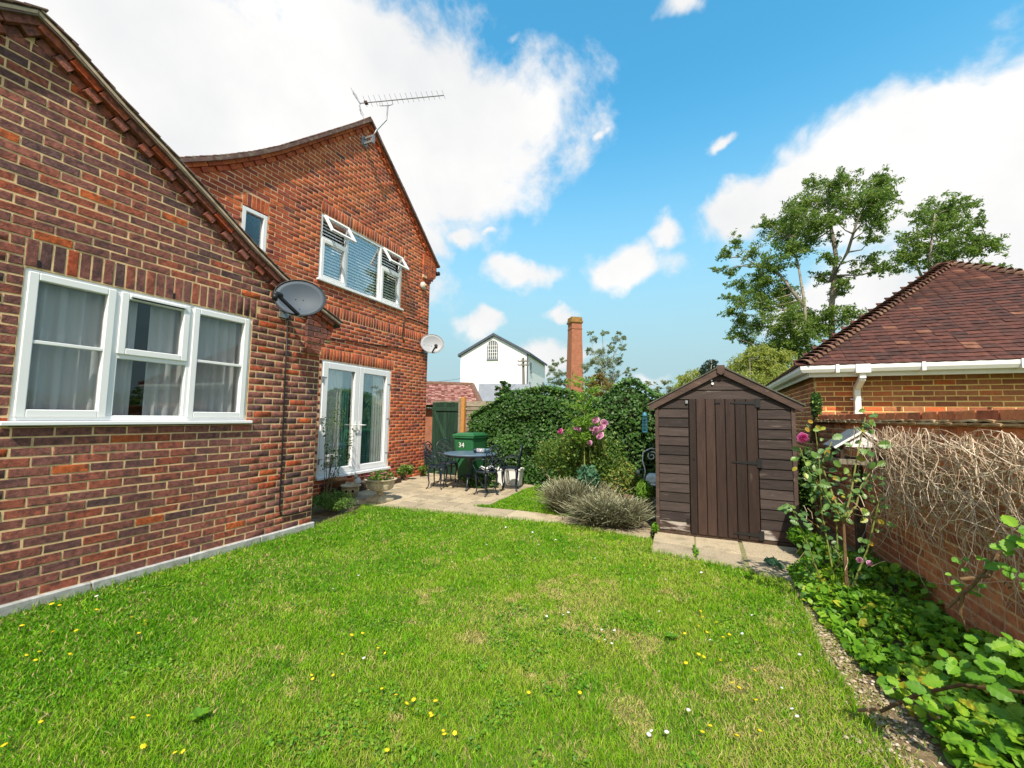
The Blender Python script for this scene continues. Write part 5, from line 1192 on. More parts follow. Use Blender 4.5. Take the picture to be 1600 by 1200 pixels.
# ------------------------------------------------------------------ dead climber on the garden wall
dv = thing('dead_climber', 'tangle of bare pale climber stems hanging on the garden wall', 'climber', (1.55, 3.6, 0))
def strand(n, ya, yb):
    m = MB()
    for i in range(n):
        m.cur = random.random(); y = rnd(ya, yb); z = 1.36 - .55 * random.random() ** 1.6; x = 1.60 - rnd(.02, .26) * max(.25, 1 - (1.4 - z) * 1.1); p = Vector((x, y, z)); pts = [p.copy()]
        d = Vector((rnd(-.3, .3), random.choice((-1, 1)) * rnd(.5, 1), rnd(-.5, .7))).normalized(); curl = rnd(-.55, .25); steps = int(rnd(5, 13))
        for j in range(steps):
            q = d.copy(); d = Vector((q.x + rnd(-.3, .3), q.y * math.cos(curl) - q.z * math.sin(curl) + rnd(-.25, .25), q.y * math.sin(curl) + q.z * math.cos(curl) + rnd(-.25, .2))).normalized(); p = p + d * rnd(.045, .085)
            p.x = min(1.606, max(1.33, p.x)); lim = 1.44 + .03 * math.sin(y * 9)
            if p.z > lim: p.z = lim; curl = -abs(curl) * (1 if d.y > 0 else -1); d.z = -abs(d.z)
            p.z = max(.3, p.z); pts.append(p.copy())
        r_ = rnd(.0014, .0032); m.tube(pts, [r_ * (1 - .6 * q / len(pts)) for q in range(len(pts))], 4, cap=False)
    return m
strand(760, 1.9, 4.75).build('tangle', M_vine, dv, kind='stuff')
for i in range(70):
    y = rnd(1.9, 4.9); m = MB(); m.cur = random.random(); p = Vector((1.60 - rnd(.0, .10), y, rnd(.8, 1.38))); pts = [p.copy()]; drift = rnd(-1, 1)
    stop = rnd(.15, .7)
    while p.z > stop and len(pts) < 16:
        drift += rnd(-.5, .5); p = p + Vector((rnd(-.02, .03), drift * .06 + rnd(-.03, .03), -rnd(.04, .11))); p.x = min(1.606, p.x); pts.append(p.copy())
    r_ = rnd(.002, .0042); m.tube(pts, [r_ * (1 - .6 * q / len(pts)) for q in range(len(pts))], 5); m.build('vine_stem', M_vine, dv)

P = np.stack([rng.uniform(1.42, 1.6, 260), rng.uniform(1.9, 4.8, 260), .5 + .9 * rng.random(260) ** .6], 1); leaf_cloud('dry_leaves', P, rng.uniform(.02, .045, 260), rng.random(260), mat_ramp('dry_leaf', [(0, (.16, .09, .04)), (1, (.34, .22, .10))], .9, .1), dv, .1, .5, kind='stuff')
# ------------------------------------------------------------------ leggy rose in the border, brambles, leaf cover
def leaf_mesh(mat, r, wide=.6, teeth=.035):
    """toothed oval leaf, folded along a paler midrib"""
    prof = [(0, 0), (.10, .30), (.20, .38), (.32, .50), (.44, .48), (.56, .49), (.68, .40), (.78, .34), (.88, .20), (1, 0)]; fold = rnd(.06, .16); curl = rnd(.05, .22); n = len(prof); V = []; R = []
    sid = lambda s: [(s * wide * (w + (teeth if i % 2 else -teeth) * (0 < i < n - 1)), y, fold * w * 1.4 - curl * y * y) for i, (y, w) in enumerate(prof)]
    for s in (1, -1): V += sid(s); R += [max(0, r - .05 + rnd(-.03, .03)) for _ in prof]
    V += [(0, y, -curl * y * y) for y, w in prof]; R += [min(1, r + .10)] * n; f = []
    for i in range(n - 1): f += [(2 * n + i, i, i + 1, 2 * n + i + 1), (n + i, 2 * n + i, 2 * n + i + 1, n + i + 1)]
    me = bpy.data.meshes.new('leaf'); me.from_pydata(V, [], f); set_rnd(me, R); me.materials.append(mat); return me
rl_pool = [leaf_mesh(M_rose_leaf, (i + .5) / 16, .66) for i in range(16)]
cv_pool = [leaf_mesh(M_cover, (i + .5) / 16, .72) for i in range(16)]
def put_leaf(parent, pool, p, size, nrm=None, idx=None):
    o = link('leaf', pool[int(random.random() * len(pool)) if idx is None else idx], parent); o.location = Vector(p) - woff(parent)
    n = Vector(nrm) if nrm else Vector((rnd(-.6, .6), rnd(-.9, .1), rnd(.2, 1))); n.normalize(); t = Vector((rnd(-1, 1), rnd(-1, 1), rnd(-.7, .3))); t = (t - n * t.dot(n)).normalized(); b = t.cross(n)
    o.rotation_euler = Matrix((b, t, n)).transposed().to_euler(); o.scale = (size,) * 3; return o
rr = thing('leggy_rose', 'tall leggy rose with one magenta bloom in front of the bird table', 'rose', (1.07, 4.07, 0))
RY = 4.07
def rp(x, y, dy=0): return Vector(at_y(x, y, RY + dy))
canes = [[(1328, 968, 0), (1322, 900, .02), (1318, 815, 0)], [(1318, 815, 0), (1290, 775, -.03), (1262, 735, -.08), (1250, 700, -.10)], [(1318, 815, 0), (1330, 770, .0), (1338, 720, .02), (1344, 690, .03), (1352, 652, .05)],
         [(1300, 885, .05), (1284, 800, .08), (1280, 720, .06), (1274, 672, .04)], [(1318, 815, 0), (1300, 770, .1), (1283, 725, .12), (1300, 690, .12)], [(1318, 815, 0), (1338, 790, .08), (1345, 760, .1), (1362, 735, .12)],
         [(1326, 930, .0), (1355, 860, .06), (1372, 790, .1), (1376, 772, .1)], [(1280, 900, .02), (1262, 850, -.04), (1240, 800, -.08), (1236, 795, -.08)], [(1310, 880, .1), (1306, 800, .15), (1296, 760, .15)]]
ends = []
for i, c in enumerate(canes):
    pts = [rp(*q) for q in c]; m = MB(); m.cur = random.random(); r0 = .018 if i == 0 else rnd(.006, .009)
    m.tube(pts, [r0 * (1 - .5 * k / (len(pts) - 1)) for k in range(len(pts))], 7); m.build('cane', M_stem_brown if i in (0,) else M_stem_green, rr)
    if i:
        for k in range(len(pts) - 1):
            for q in np.linspace(.2, 1, 5): ends.append(pts[k].lerp(pts[k + 1], q))
for i in range(26):
    p = rp(rnd(1236, 1385), rnd(735, 905), rnd(-.1, .2)); m = MB(); m.cur = random.random(); d = Vector((rnd(-.10, .10), rnd(-.08, .08), rnd(-.20, .05))); m.tube([p, p + d * .5 + Vector((.01, 0, .01)), p + d], .0028, 4); m.build('twig', M_stem_brown if i % 2 else M_vine, rr)
for x, y, s, idx in ((1237, 700, .065, 6), (1268, 705, .075, 7), (1302, 720, .085, 7), (1316, 680, .09, 6), (1372, 695, .105, 7), (1366, 722, .07, 6), (1384, 722, .075, 9), (1281, 755, .085, 7), (1262, 730, .06, 6), (1276, 742, .07, 8), (1298, 745, .05, 14), (1340, 718, .06, 13), (1338, 712, .05, 12), (1360, 655, .055, 10), (1352, 640, .055, 11), (1365, 645, .05, 10),
                    (1262, 658, .05, 14), (1275, 665, .06, 13), (1290, 668, .05, 12), (1258, 668, .05, 14), (1270, 672, .055, 11), (1252, 700, .05, 8), (1245, 730, .05, 13), (1236, 795, .05, 9), (1243, 795, .04, 10), (1358, 800, .06, 10), (1370, 812, .06, 13), (1340, 770, .05, 7), (1352, 780, .05, 6), (1325, 790, .06, 5)):
    put_leaf(rr, rl_pool, rp(x, y, rnd(-.1, .04)), s * .9, (rnd(-.4, .4), -1, rnd(-.1, .6)), idx)
for i in range(240):
    p = ends[int(random.random() * len(ends))] + Vector((rnd(-.07, .07), rnd(-.08, .08), rnd(-.05, .05))); put_leaf(rr, rl_pool, p, rnd(.035, .07), None, int(min(15, abs(random.gauss(6, 3.6)))))
bloom('bloom', rr, rp(1254, 684, -.1), .042, M_magenta, 16)
for x, y in ((1343, 875), (1358, 880)): bloom('fallen_bloom', rr, rp(x, y, -.05), .022, M_pink)
br = thing('bramble', 'arching bramble cane with broad leaves at the lower right', 'bramble', (1.2, 2.6, 0))
for c in ([(1480, 950, 2.75), (1520, 915, 2.7), (1560, 865, 2.62), (1606, 838, 2.55), (1680, 830, 2.45)], [(1505, 925, 2.7), (1500, 960, 2.72), (1512, 985, 2.74)], [(1375, 1112, 2.62), (1430, 1086, 2.6), (1500, 1070, 2.5), (1600, 1082, 2.35)], [(1340, 1110, 2.7), (1375, 1108, 2.68)], [(1560, 865, 2.62), (1545, 900, 2.6), (1500, 905, 2.6)]):
    m = MB(); m.cur = random.random(); m.tube([at_y(*q) for q in c], [.0075] * len(c), 7); m.build('cane', M_stem_brown, br)
for x, y, Y, s in ((1585, 850, 2.5, .11), (1560, 845, 2.5, .10), (1598, 835, 2.45, .12), (1540, 880, 2.6, .07), (1500, 908, 2.65, .07), (1505, 880, 2.65, .06), (1575, 880, 2.55, .09), (1598, 905, 2.5, .08), (1530, 930, 2.7, .06),
                   (1395, 1070, 2.5, .10), (1430, 1065, 2.45, .11), (1460, 1075, 2.4, .12), (1490, 1050, 2.4, .11), (1545, 1060, 2.3, .13), (1570, 1045, 2.3, .12), (1480, 1035, 2.4, .10), (1520, 1000, 2.55, .09), (1565, 1010, 2.5, .10), (1590, 1010, 2.4, .11), (1510, 1040, 2.4, .10), (1440, 1100, 2.4, .08)):
    for j in range(4): put_leaf(br, cv_pool, np.array(at_y(x + rnd(-14, 14), y + rnd(-12, 12), Y)), s * rnd(.34, .60), (rnd(-.5, .3), -.6, rnd(.5, 1.2)), int(rnd(3, 11)))
# ground cover of the border: the leaves that show largest are pieces of it, the rest one mass
fbm_ = lambda P: .5 + .25 * np.sin(P[:, 0] * 6.3 + 1.7 * np.sin(P[:, 1] * 3.1)) + .25 * np.sin(P[:, 1] * 5.2 + 2.3 * np.sin(P[:, 0] * 4.4))
gc = thing('border_plants', 'mass of bright green leafy ground cover along the border under the wall', 'ground cover', (1.2, 3.5, 0))
def edge_x(y): return float(np.interp(y, [-1, 2.2, 2.6, 3.2, 4.1, 4.9, 5.3], [.94, 1.0, 1.0, .90, .80, .80, 1.0]))
P = []
while len(P) < 9500:
    y = 5.5 - 4.6 * random.random() ** .75; x = edge_x(y) + (1.60 - edge_x(y)) * random.random(); q = (x - edge_x(y)) / .7
    if 2.75 < y < 3.2 and q < .28 and random.random() < .8: continue
    hgt = (.05 + .22 * min(1, q * 2.2)) * (.75 + .35 * math.sin(x * 7 + y * 5)) + .02; P.append((x, y, max(.015, hgt * (.35 + .65 * random.random() ** .5))))
P = np.array(P); sz = (.022 + .05 * rng.random(len(P)) ** 1.6) * np.where(rng.random(len(P)) < .12, 1.35, 1); yel = np.clip(rng.normal(.50, .21, len(P)) + .22 * (fbm_(P) > .62), 0, 1)
px_, py_, pd_ = project(P); vis = (pd_ > .3) & (px_ < 1610) & (py_ < 1210); sco = np.where(vis, sz / pd_ * (P[:, 2] > .08), -1); od = np.argsort(-sco); kk = set(int(i) for i in od[:285] if sco[i] > 0)
for i in kk: put_leaf(gc, cv_pool, P[i] + (0, 0, .02), sz[i] * 1.1, (rnd(-.5, .5), rnd(-.7, .2), 1.1), int(min(15, yel[i] * 16)))
rest = np.array([i for i in range(len(P)) if i not in kk]); leaf_cloud('foliage', P[rest], sz[rest] * 1.15, yel[rest], M_cover, gc, 1.1, .75, kind='stuff', fine=True)
bush('ivy_tuft', 'ivy tuft on the garage corner between shed and garden wall', 'ivy', (1.58, 7.3, 1.62), (.12, .16, .42), 900, M_ivy, (.04, .07))
bush('shade_shrub', 'dark shrub filling the gap between the shed and the garden wall', 'shrub', (1.38, 6.5, .55), (.22, .45, .62), 1800, M_ivy, (.05, .09))
bush('fern_clump', 'fresh green fern at the right front corner of the shed', 'plant', (1.12, 5.45, .16), (.26, .36, .18), 800, M_cover, (.06, .12), aspect=.4, rmul=.75)
bush('weed_tuft', 'small weed tuft at the left front corner of the shed', 'weed', (-.52, 5.72, .08), (.07, .10, .13), 160, M_cover, (.03, .06), stems=0, rmul=.7)
bush('weed_tuft', 'weed tuft in the joint between the stone slabs', 'weed', (-.02, 5.12, .03), (.03, .18, .06), 120, M_cover, (.02, .045), stems=0, rmul=.7)
bush('dock_leaves', 'broad dock leaves on the slab near the ferns', 'weed', (.72, 5.0, .05), (.13, .10, .06), 14, M_teal_leaf, (.10, .15), stems=0)
# ------------------------------------------------------------------ beyond the garden
def D(x, y, d): return Vector(at_d(x, y, d))
# white mill: gable towards us, long side receding to the right
A0 = D(720, 557, 61.6); A1 = D(825, 552.5, 58.4); dirg = (A1 - A0); dirg.z = 0; Wg = dirg.length; dirg.normalize()
back = Vector((-dirg.y, dirg.x, 0)); 
if back.y < 0: back = -back
mill = thing('white_mill', 'tall white rendered mill with arched window in its gable', 'mill', (A0.x, A0.y, 0))
z_e = (A0.z + A1.z) / 2; ap_ = D(770, 524, 60).z; Lm = 13.0
def G(t, z, b=0): p = Vector((A0.x, A0.y, 0)) + dirg * t + back * b; return (p.x, p.y, z)
m = MB(); m.prism([G(0, 0), G(Wg, 0), G(Wg, z_e), G(Wg / 2, ap_ - .15), G(0, z_e)], back * Lm); m.build('wall', M_render_white, mill)
for s in (0, 1):
    t0, t1 = (-.35, Wg / 2) if s == 0 else (Wg + .35, Wg / 2); k = (ap_ - z_e) / (Wg / 2)
    ze_ = z_e - .35 * k; m = MB(); m.prism([G(t0, ze_ + .05, -.35), G(t1, ap_ - .1, -.35), G(t1, ap_ + .28, -.35), G(t0, ze_ + .42, -.35)], back * (Lm + .7)); m.build('roof', M_slate, mill)
wc_, ww = Wg * .485, .80; z0 = D(772, 562, 60).z; zs_ = D(772, 541, 60).z
m = MB()
arc = [G(wc_ + ww * math.cos(a), zs_ + ww * math.sin(a), -.03) for a in np.linspace(0, math.pi, 11)]
m.prism([G(wc_ - ww, z0, -.03), G(wc_ + ww, z0, -.03)] + arc, back * .02); aw = m.build('arched_window', M_far_glass, mill)
m = MB()
for k in range(-2, 3): m.beam(G(wc_ + k * ww * .4, z0, -.05), G(wc_ + k * ww * .4, zs_ + math.sqrt(max(0, 1 - (k * .4) ** 2)) * ww, -.05), .07, .06, up=back)
for k in range(1, 5): m.beam(G(wc_ - ww, z0 + k * (zs_ - z0) / 4, -.05), G(wc_ + ww, z0 + k * (zs_ - z0) / 4, -.05), .07, .06)
m.build('glazing_bars', M_white, aw)
m = MB(); A = [Vector(q) for q in arc]; m.tube(A, .07, 5); m.beam(G(wc_ - ww, z0, -.05), G(wc_ - ww, zs_, -.05), .10, .10, up=back); m.beam(G(wc_ + ww, z0, -.05), G(wc_ + ww, zs_, -.05), .10, .10, up=back); m.beam(G(wc_ - ww - .1, z0, -.08), G(wc_ + ww + .1, z0, -.08), .14, .2); m.build('frame', M_slate_grey, aw)
m = MB(); m.beam(G(Wg - .05, 0, -.10), G(Wg - .05, z_e, -.10), .16, .16, up=back); m.build('downpipe', M_slate, mill)
def side_win(b, z, w, h):
    m = MB(); p = Vector(G(Wg + .02, z, b)); m.obox(p, back * w, dirg * .03, (0, 0, h)); o = m.build('window', M_far_glass, mill)
    m = MB(); m.obox(p + dirg * .03 - Vector((0, 0, h + .06)), back * (w + .1), dirg * .08, (0, 0, .06)); m.obox(p + dirg * .03, back * .04, dirg * .04, (0, 0, h)); m.build('frame', M_slate_grey, o)
side_win(1.3, 5.6, .45, .85); side_win(11.5, 6.4, .8, .9); side_win(1.9, 8.7, .4, .7)
# low red roof behind the gate, grey roof in front of the mill
def hip(nm, label, cat, pts, wallz, mroof, mside, mwall):
    E0, E1, R0, R1 = [Vector(p) for p in pts]; E1.z = E0.z = (E0.z + E1.z) / 2; R0.z = R1.z = (R0.z + R1.z) / 2; u0_ = (E1 - E0).normalized(); R0 = R1 - u0_ * (R1 - R0).length; t = thing(nm, label, cat, (E1.x, E1.y, 0)); bk = Vector((-(E1 - E0).y, (E1 - E0).x, 0)).normalized(); bk = bk if bk.y > 0 else -bk; dep = 2 * (R1 - E1).dot(bk)
    m = MB(); m.add([E0, E1, R1, R0], [(0, 1, 2, 3)]); m.add([E0 + bk * dep, E1 + bk * dep, R1, R0], [(0, 3, 2, 1)]); m.build('roof', mroof, t)
    m = MB(); m.add([E1, E1 + bk * dep, R1], [(0, 1, 2)]); m.build('roof_end', mside, t)
    for a, b in ((E1, R1), (R0, R1)): m = MB(); m.tube([a + Vector((0, 0, .02)), b + Vector((0, 0, .02))], .11, 8); m.build('ridge', M_tile_edge, t)
    m = MB(); i0, i1 = E0 + bk * .35, E1 + bk * .35 - (E1 - E0).normalized() * .35; m.prism([(i0.x, i0.y, 0), (i1.x, i1.y, 0), (i1.x, i1.y, wallz), (i0.x, i0.y, wallz)], bk * (dep - .7)); m.build('wall', mwall, t)
    ux = (E1 - E0).normalized(); W = (E1 - E0).length; up = (R0 - E0); up = up - ux * up.dot(ux); S = up.length; up.normalize(); nn = ux.cross(up); V = []; Fc = []; RR = []; k0 = 0
    rows = int(S / .085); q1 = (R1 - E0).dot(ux)
    for r in range(rows):
        x = 0; lim = W + (q1 - W) * (r * .085 / S)
        while x < lim:
            p = E0 + ux * x + up * (r * .085) + nn * (.02 + rnd(0, .012)); V += [p, p + ux * .125, p + ux * .125 + up * .11 - nn * .012, p + up * .11 - nn * .012, p - nn * .025, p + ux * .125 - nn * .025]
            Fc += [(k0, k0 + 1, k0 + 2, k0 + 3), (k0 + 4, k0 + 5, k0 + 1, k0)]; RR += [random.random()] * 6; k0 += 6; x += .13
    np_mesh('roof_tiles', np.array([list(v) for v in V]), np.array(Fc), RR, mroof, t, kind='stuff'); return t
hip('low_outbuilding', 'low building with mottled pink tiled hip roof beyond the gate', 'outbuilding', (D(610, 631, 15.5), D(752, 634, 15.5), D(600, 603.5, 18.5), D(738, 597, 18.5)), 1.75, M_lowtile, M_lowtile_side, M_far_brick)
E0 = D(745, 634, 42); E1 = D(830, 634, 42); t = thing('grey_outbuilding', 'grey slate roofed building in front of the white mill', 'outbuilding', (E0.x, E0.y, 0)); d_ = (E1 - E0); bk = Vector((-d_.y, d_.x, 0)).normalized(); bk = bk if bk.y > 0 else -bk
Rz = D(790, 600.5, 45).z
m = MB(); m.prism([E0, E0 + bk * 6, (E0.x + bk.x * 3, E0.y + bk.y * 3, Rz)], d_); m.build('roof', M_slate_grey, t)
m = MB(); m.prism([(E0.x + bk.x * .3, E0.y + bk.y * .3, 0), (E1.x + bk.x * .3, E1.y + bk.y * .3, 0), (E1.x + bk.x * .3, E1.y + bk.y * .3, E0.z - .02), (E0.x + bk.x * .3, E0.y + bk.y * .3, E0.z - .02)], bk * 5.4); m.build('wall', M_render_white, t)
# chimney
cb = D(898, 560, 36); ck = thing('brick_chimney', 'tall tapering brick works chimney with banded top', 'chimney', (cb.x, cb.y, 0))
zt = D(896, 497, 36).z; cdir = Vector((cb.x, cb.y, 0)).normalized(); cs = Vector((cdir.y, -cdir.x, 0)); rot = .25
def cring(mb, z0, z1, w0, w1):
    P = []
    for z, w in ((z0, w0), (z1, w1)):
        for k in range(4): a = rot + math.pi / 4 + k * math.pi / 2; P.append((cb.x + w * 1.414 * math.cos(a + YAW), cb.y + w * 1.414 * math.sin(a + YAW), z))
    mb.add(P, [(3, 2, 1, 0), (4, 5, 6, 7), (0, 1, 5, 4), (1, 2, 6, 5), (2, 3, 7, 6), (3, 0, 4, 7)])
m = MB(); cring(m, 0, zt - 1.05, .66, .47); m.build('shaft', M_far_brick, ck)
m = MB(); cring(m, zt - 1.05, zt - .97, .50, .50); m.build('band', M_far_brick, ck)
m = MB(); cring(m, zt - .97, zt - .55, .465, .465); m.build('neck', M_far_brick, ck)
m = MB(); cring(m, zt - .55, zt - .47, .50, .55); cring(m, zt - .47, zt - .35, .55, .55); cring(m, zt - .35, zt, .50, .48); m.build('cap', mat_ramp('lichen_brick', [(0, (.26, .15, .05))], .95, .2, 5, .4), ck)
# telegraph pole and wire
pb = D(820, 612, 45); pt = D(817.5, 559, 45); tp = thing('telegraph_pole', 'grey telegraph pole with two crossarms beside the mill', 'pole', (pb.x, pb.y, 0))
m = MB(); m.tube([(pb.x, pb.y, 0), pt], [.20, .13], 8); m.build('pole', M_pole, tp)
for y, w in ((564.5, 1.25), (570.5, 1.25)):
    c = D(818, y, 44.8); s = Vector((math.cos(YAW), math.sin(YAW), 0)) if False else Vector((.92, .38, 0)); m = MB(); m.beam(c - s * w * .5, c + s * w * .5, .13, .13); m.build('crossarm', M_pole, tp)
    for k in (-.5, -.2, .2, .5): m = MB(); m.tube([c + s * k * w, c + s * k * w + Vector((0, 0, .22))], .045, 6); m.build('insulator', M_pole, tp)
w0 = D(812, 573, 44.8); w1 = D(560, 606, 26); m = MB(); m.tube([w0.lerp(w1, q) - Vector((0, 0, 1.0 * 4 * q * (1 - q) * .35)) for q in np.linspace(0, 1, 13)], .02, 4); tag(m.build('overhead_wire', M_slate_grey), 'thin overhead wire running from the pole behind the house', 'wire')
# trees
def tree(name, label, base, D0, trunks, clumps, mat, leaf, dens, group=None, trunk_r=.22, spread=1.0, cat='tree', droop=0.0, aspect=.4):
    """trunks: lists of (px, py); clumps: (px, py, r px) each given its own distance near D0"""
    b = D(*base, D0); b.z = 0; t = thing(name, label, cat, (b.x, b.y, 0), group); pts_all = []
    for tr in trunks:
        pts = [D(x, y, D0 + rnd(-.5, .5)) for x, y in tr]; pts[0].z = min(pts[0].z, 0) if tr is trunks[0] else pts[0].z
        n = len(pts); m = MB(); m.cur = random.random(); r0 = trunk_r * (.58 if tr is trunks[0] else .36); pts = [p + Vector((rnd(-.12, .12), rnd(-.1, .1), 0)) for p in pts]; m.tube(pts, [r0 * (1 - .8 * i / (n - 1)) for i in range(n)], 7); m.build('trunk', M_bark, t, True)
        for i in range(n - 1):
            for q in np.linspace(0, 1, 6): pts_all.append(pts[i].lerp(pts[i + 1], q))
    P = []; R = []; lm = MB()
    for x, y, r in clumps:
        d = D0 + rnd(-1.6, 1.6) * spread; c = D(x, y, d); rad = r / F_PX * d
        n = max(30, int(dens * r * r)); tw = max(6, int(r * 1.1)); k = max(3, n // tw)
        for q in range(tw):
            dv_ = rng.normal(size=3); dv_ /= np.linalg.norm(dv_); dv_[2] = dv_[2] * .75 + .18 - droop * .5; L = rad * rnd(.55, 1.25); s0 = np.array(c) + rng.normal(size=3) * rad * .22
            e1 = s0 + dv_ * L + np.array((0, 0, -.18 * L)); tt = rng.random((k, 1)) ** .7; mid_ = s0 + dv_ * L * .5 + np.array((0, 0, .08 * L))
            pp = s0 * (1 - tt) ** 2 + 2 * mid_ * tt * (1 - tt) + e1 * tt ** 2 + rng.normal(size=(k, 3)) * rad * np.array((.13, .13, .11)) * (1.15 - .5 * tt)
            P.append(pp); R.append(np.clip(.12 + .5 * rng.random(k) + .42 * random.random() * rng.random(k), 0, 1))
            if q % 2 == 0: lm.cur = random.random(); lm.tube([s0, mid_, e1], [.012 * trunk_r / .22, .008 * trunk_r / .22, .003], 3, cap=False)
        best = min(pts_all, key=lambda q: (q - c).length + (1.5 if q.z > c.z else 0) * abs(q.z - c.z)); mid = best.lerp(c, .5) + Vector((rnd(-.2, .2), rnd(-.2, .2), -.12 * (c - best).length * (1 if c.z > best.z else -1)))
        lm.cur = random.random(); lm.tube([best, mid, c], [.034 * trunk_r / .22, .02 * trunk_r / .22, .008], 5, cap=False)
    lm.build('limbs', M_bark, t, kind='stuff')
    P = np.vstack(P); R = np.concatenate(R); leaf_cloud('crown', P, rng.uniform(leaf[0], leaf[1], len(P)), R, mat, t, .3, aspect, droop=droop); return t
cz = lambda L: [(1080 + x / 3.077, 250 + y / 3.077, r / 3.077) for x, y, r in L]
A1c = cz([(770, 95, 35), (900, 120, 50), (925, 110, 30), (700, 120, 45), (590, 130, 40), (540, 210, 55), (640, 210, 60), (740, 220, 55), (870, 210, 60), (920, 190, 45), (968, 190, 20), (840, 270, 50), (380, 310, 42), (430, 350, 60), (520, 330, 65), (600, 320, 55), (690, 290, 40), (880, 310, 40), (560, 390, 55), (480, 440, 55), (220, 395, 32), (160, 450, 32), (290, 450, 38), (370, 520, 55), (330, 560, 38), (130, 535, 22), (195, 540, 30), (180, 660, 20), (230, 600, 40), (330, 640, 50), (440, 640, 50), (250, 690, 45), (190, 735, 30), (345, 700, 45), (445, 690, 48), (240, 780, 42), (330, 790, 48), (470, 770, 70), (555, 785, 60), (640, 810, 52), (260, 850, 42), (192, 850, 18), (420, 860, 48), (520, 850, 55), (430, 920, 60), (510, 910, 60), (690, 385, 26), (660, 475, 34), (640, 560, 34), (720, 600, 32), (705, 640, 32), (650, 740, 38), (745, 760, 42), (860, 385, 30), (860, 490, 34), (885, 530, 26), (790, 530, 26), (930, 515, 22), (690, 565, 24), (290, 890, 26), (380, 590, 40), (500, 260, 45)])
tree('ash_tree', 'large ragged ash tree with bare grey limbs behind the garage', (1300, 650), 24, [[(1300, 660), (1301, 480), (1302, 400), (1299, 330), (1300, 285)], [(1270, 640), (1254, 470), (1246, 410), (1238, 370)], [(1301, 440), (1322, 395), (1345, 345), (1365, 300)], [(1254, 480), (1215, 430), (1160, 400)]], [(x, y, r * 1.26) for x, y, r in A1c], M_ash, (.09, .18), 2.7, 'ash trees behind the garage', .26)
A2c = cz([(1110, 270, 38), (1200, 215, 45), (1265, 225, 42), (1305, 245, 34), (1180, 290, 45), (1240, 295, 45), (1180, 350, 42), (1290, 330, 34), (1382, 290, 22), (1020, 375, 28), (1070, 395, 42), (1060, 455, 42), (1000, 465, 28), (980, 515, 30), (1050, 490, 34), (1150, 430, 40), (1220, 440, 45), (1300, 425, 55), (1365, 415, 42), (1435, 410, 36), (1380, 512, 26), (1470, 535, 24), (1510, 535, 22), (1250, 485, 34), (1160, 500, 30)])
tree('ash_tree', 'smaller ash tree to the right showing above the garage ridge', (1452, 640), 29, [[(1452, 660), (1446, 470), (1456, 400), (1462, 330)], [(1446, 450), (1430, 410), (1420, 370)], [(1446, 450), (1500, 420), (1540, 385)]], [(x, y, r * 1.2) for x, y, r in A2c], M_ash, (.10, .20), 2.6, 'ash trees behind the garage', .22)
tree('willow_tree', 'yellow green feathery tree behind the shed roof', (1180, 640), 20, [[(1180, 650), (1178, 600), (1175, 560)]], [(1150, 575, 20), (1172, 560, 22), (1196, 552, 20), (1205, 580, 26), (1165, 598, 26), (1185, 605, 30), (1215, 605, 26), (1140, 592, 14), (1225, 560, 18), (1190, 575, 26)], M_willow, (.10, .19), 2.8, None, .06, droop=.8, aspect=.3)
tree('willow_tree', 'small pale feathery tree left of the shed ridge', (1075, 640), 21, [[(1078, 650), (1080, 610), (1082, 585)]], [(1082, 580, 11), (1070, 592, 13), (1088, 592, 12), (1062, 604, 12), (1078, 606, 14), (1095, 604, 12), (1050, 612, 9)], M_willow, (.10, .18), 3.0, None, .08, droop=.8, aspect=.3)
tree('fir_tree', 'dark blue green fir just left of the shed ridge', (1108, 640), 23, [[(1110, 650), (1112, 600), (1114, 562)]], [(1114, 566, 7), (1108, 574, 10), (1118, 578, 10), (1098, 582, 10), (1106, 590, 13), (1122, 590, 12), (1095, 596, 12)], M_conifer, (.12, .22), 3.0, None, .1, aspect=.25)
tree('birch_tree', 'thin grey green birch behind the brick chimney', (945, 640), 33, [[(945, 650), (945, 600), (944, 560), (943, 525)], [(944, 575), (960, 555), (972, 530)], [(944, 575), (928, 555), (922, 535)]], [(943, 522, 8), (930, 530, 8), (922, 520, 6), (960, 532, 9), (966, 520, 6), (975, 528, 7), (955, 545, 10), (940, 550, 12), (920, 548, 8), (972, 545, 8), (930, 566, 13), (950, 570, 14), (966, 566, 10), (916, 575, 10), (940, 590, 16), (960, 590, 14), (920, 598, 13), (978, 580, 8), (990, 578, 5), (982, 596, 11), (955, 608, 16)], M_birch, (.09, .16), 5.0, None, .12)
tree('birch_tree', 'pale leafed young tree between the mill and the chimney', (868, 640), 40, [[(868, 650), (869, 600), (870, 572)]], [(868, 570, 8), (878, 566, 8), (862, 580, 10), (874, 584, 11), (866, 598, 12), (880, 600, 10), (872, 612, 12), (886, 585, 7)], M_birch, (.11, .18), 5.5, None, .1)
tree('russet_tree', 'yellow brown bushy tree right of the chimney foot', (940, 640), 30, [[(940, 650), (940, 610), (938, 590)]], [(935, 588, 11), (928, 602, 12), (942, 600, 13), (952, 606, 11), (920, 612, 10), (938, 616, 14), (958, 616, 10)], M_russet, (.12, .22), 3.5, None, .1)
tree('ivy_stump', 'narrow ivy covered stump in front of the white mill', (787, 640), 19, [[(787, 650), (787, 615), (787, 598)]], [(787, 600, 7), (784, 608, 9), (791, 608, 9), (787, 616, 11), (787, 626, 11), (787, 634, 10)], M_ivy, (.09, .16), 7, None, .12, spread=.15)
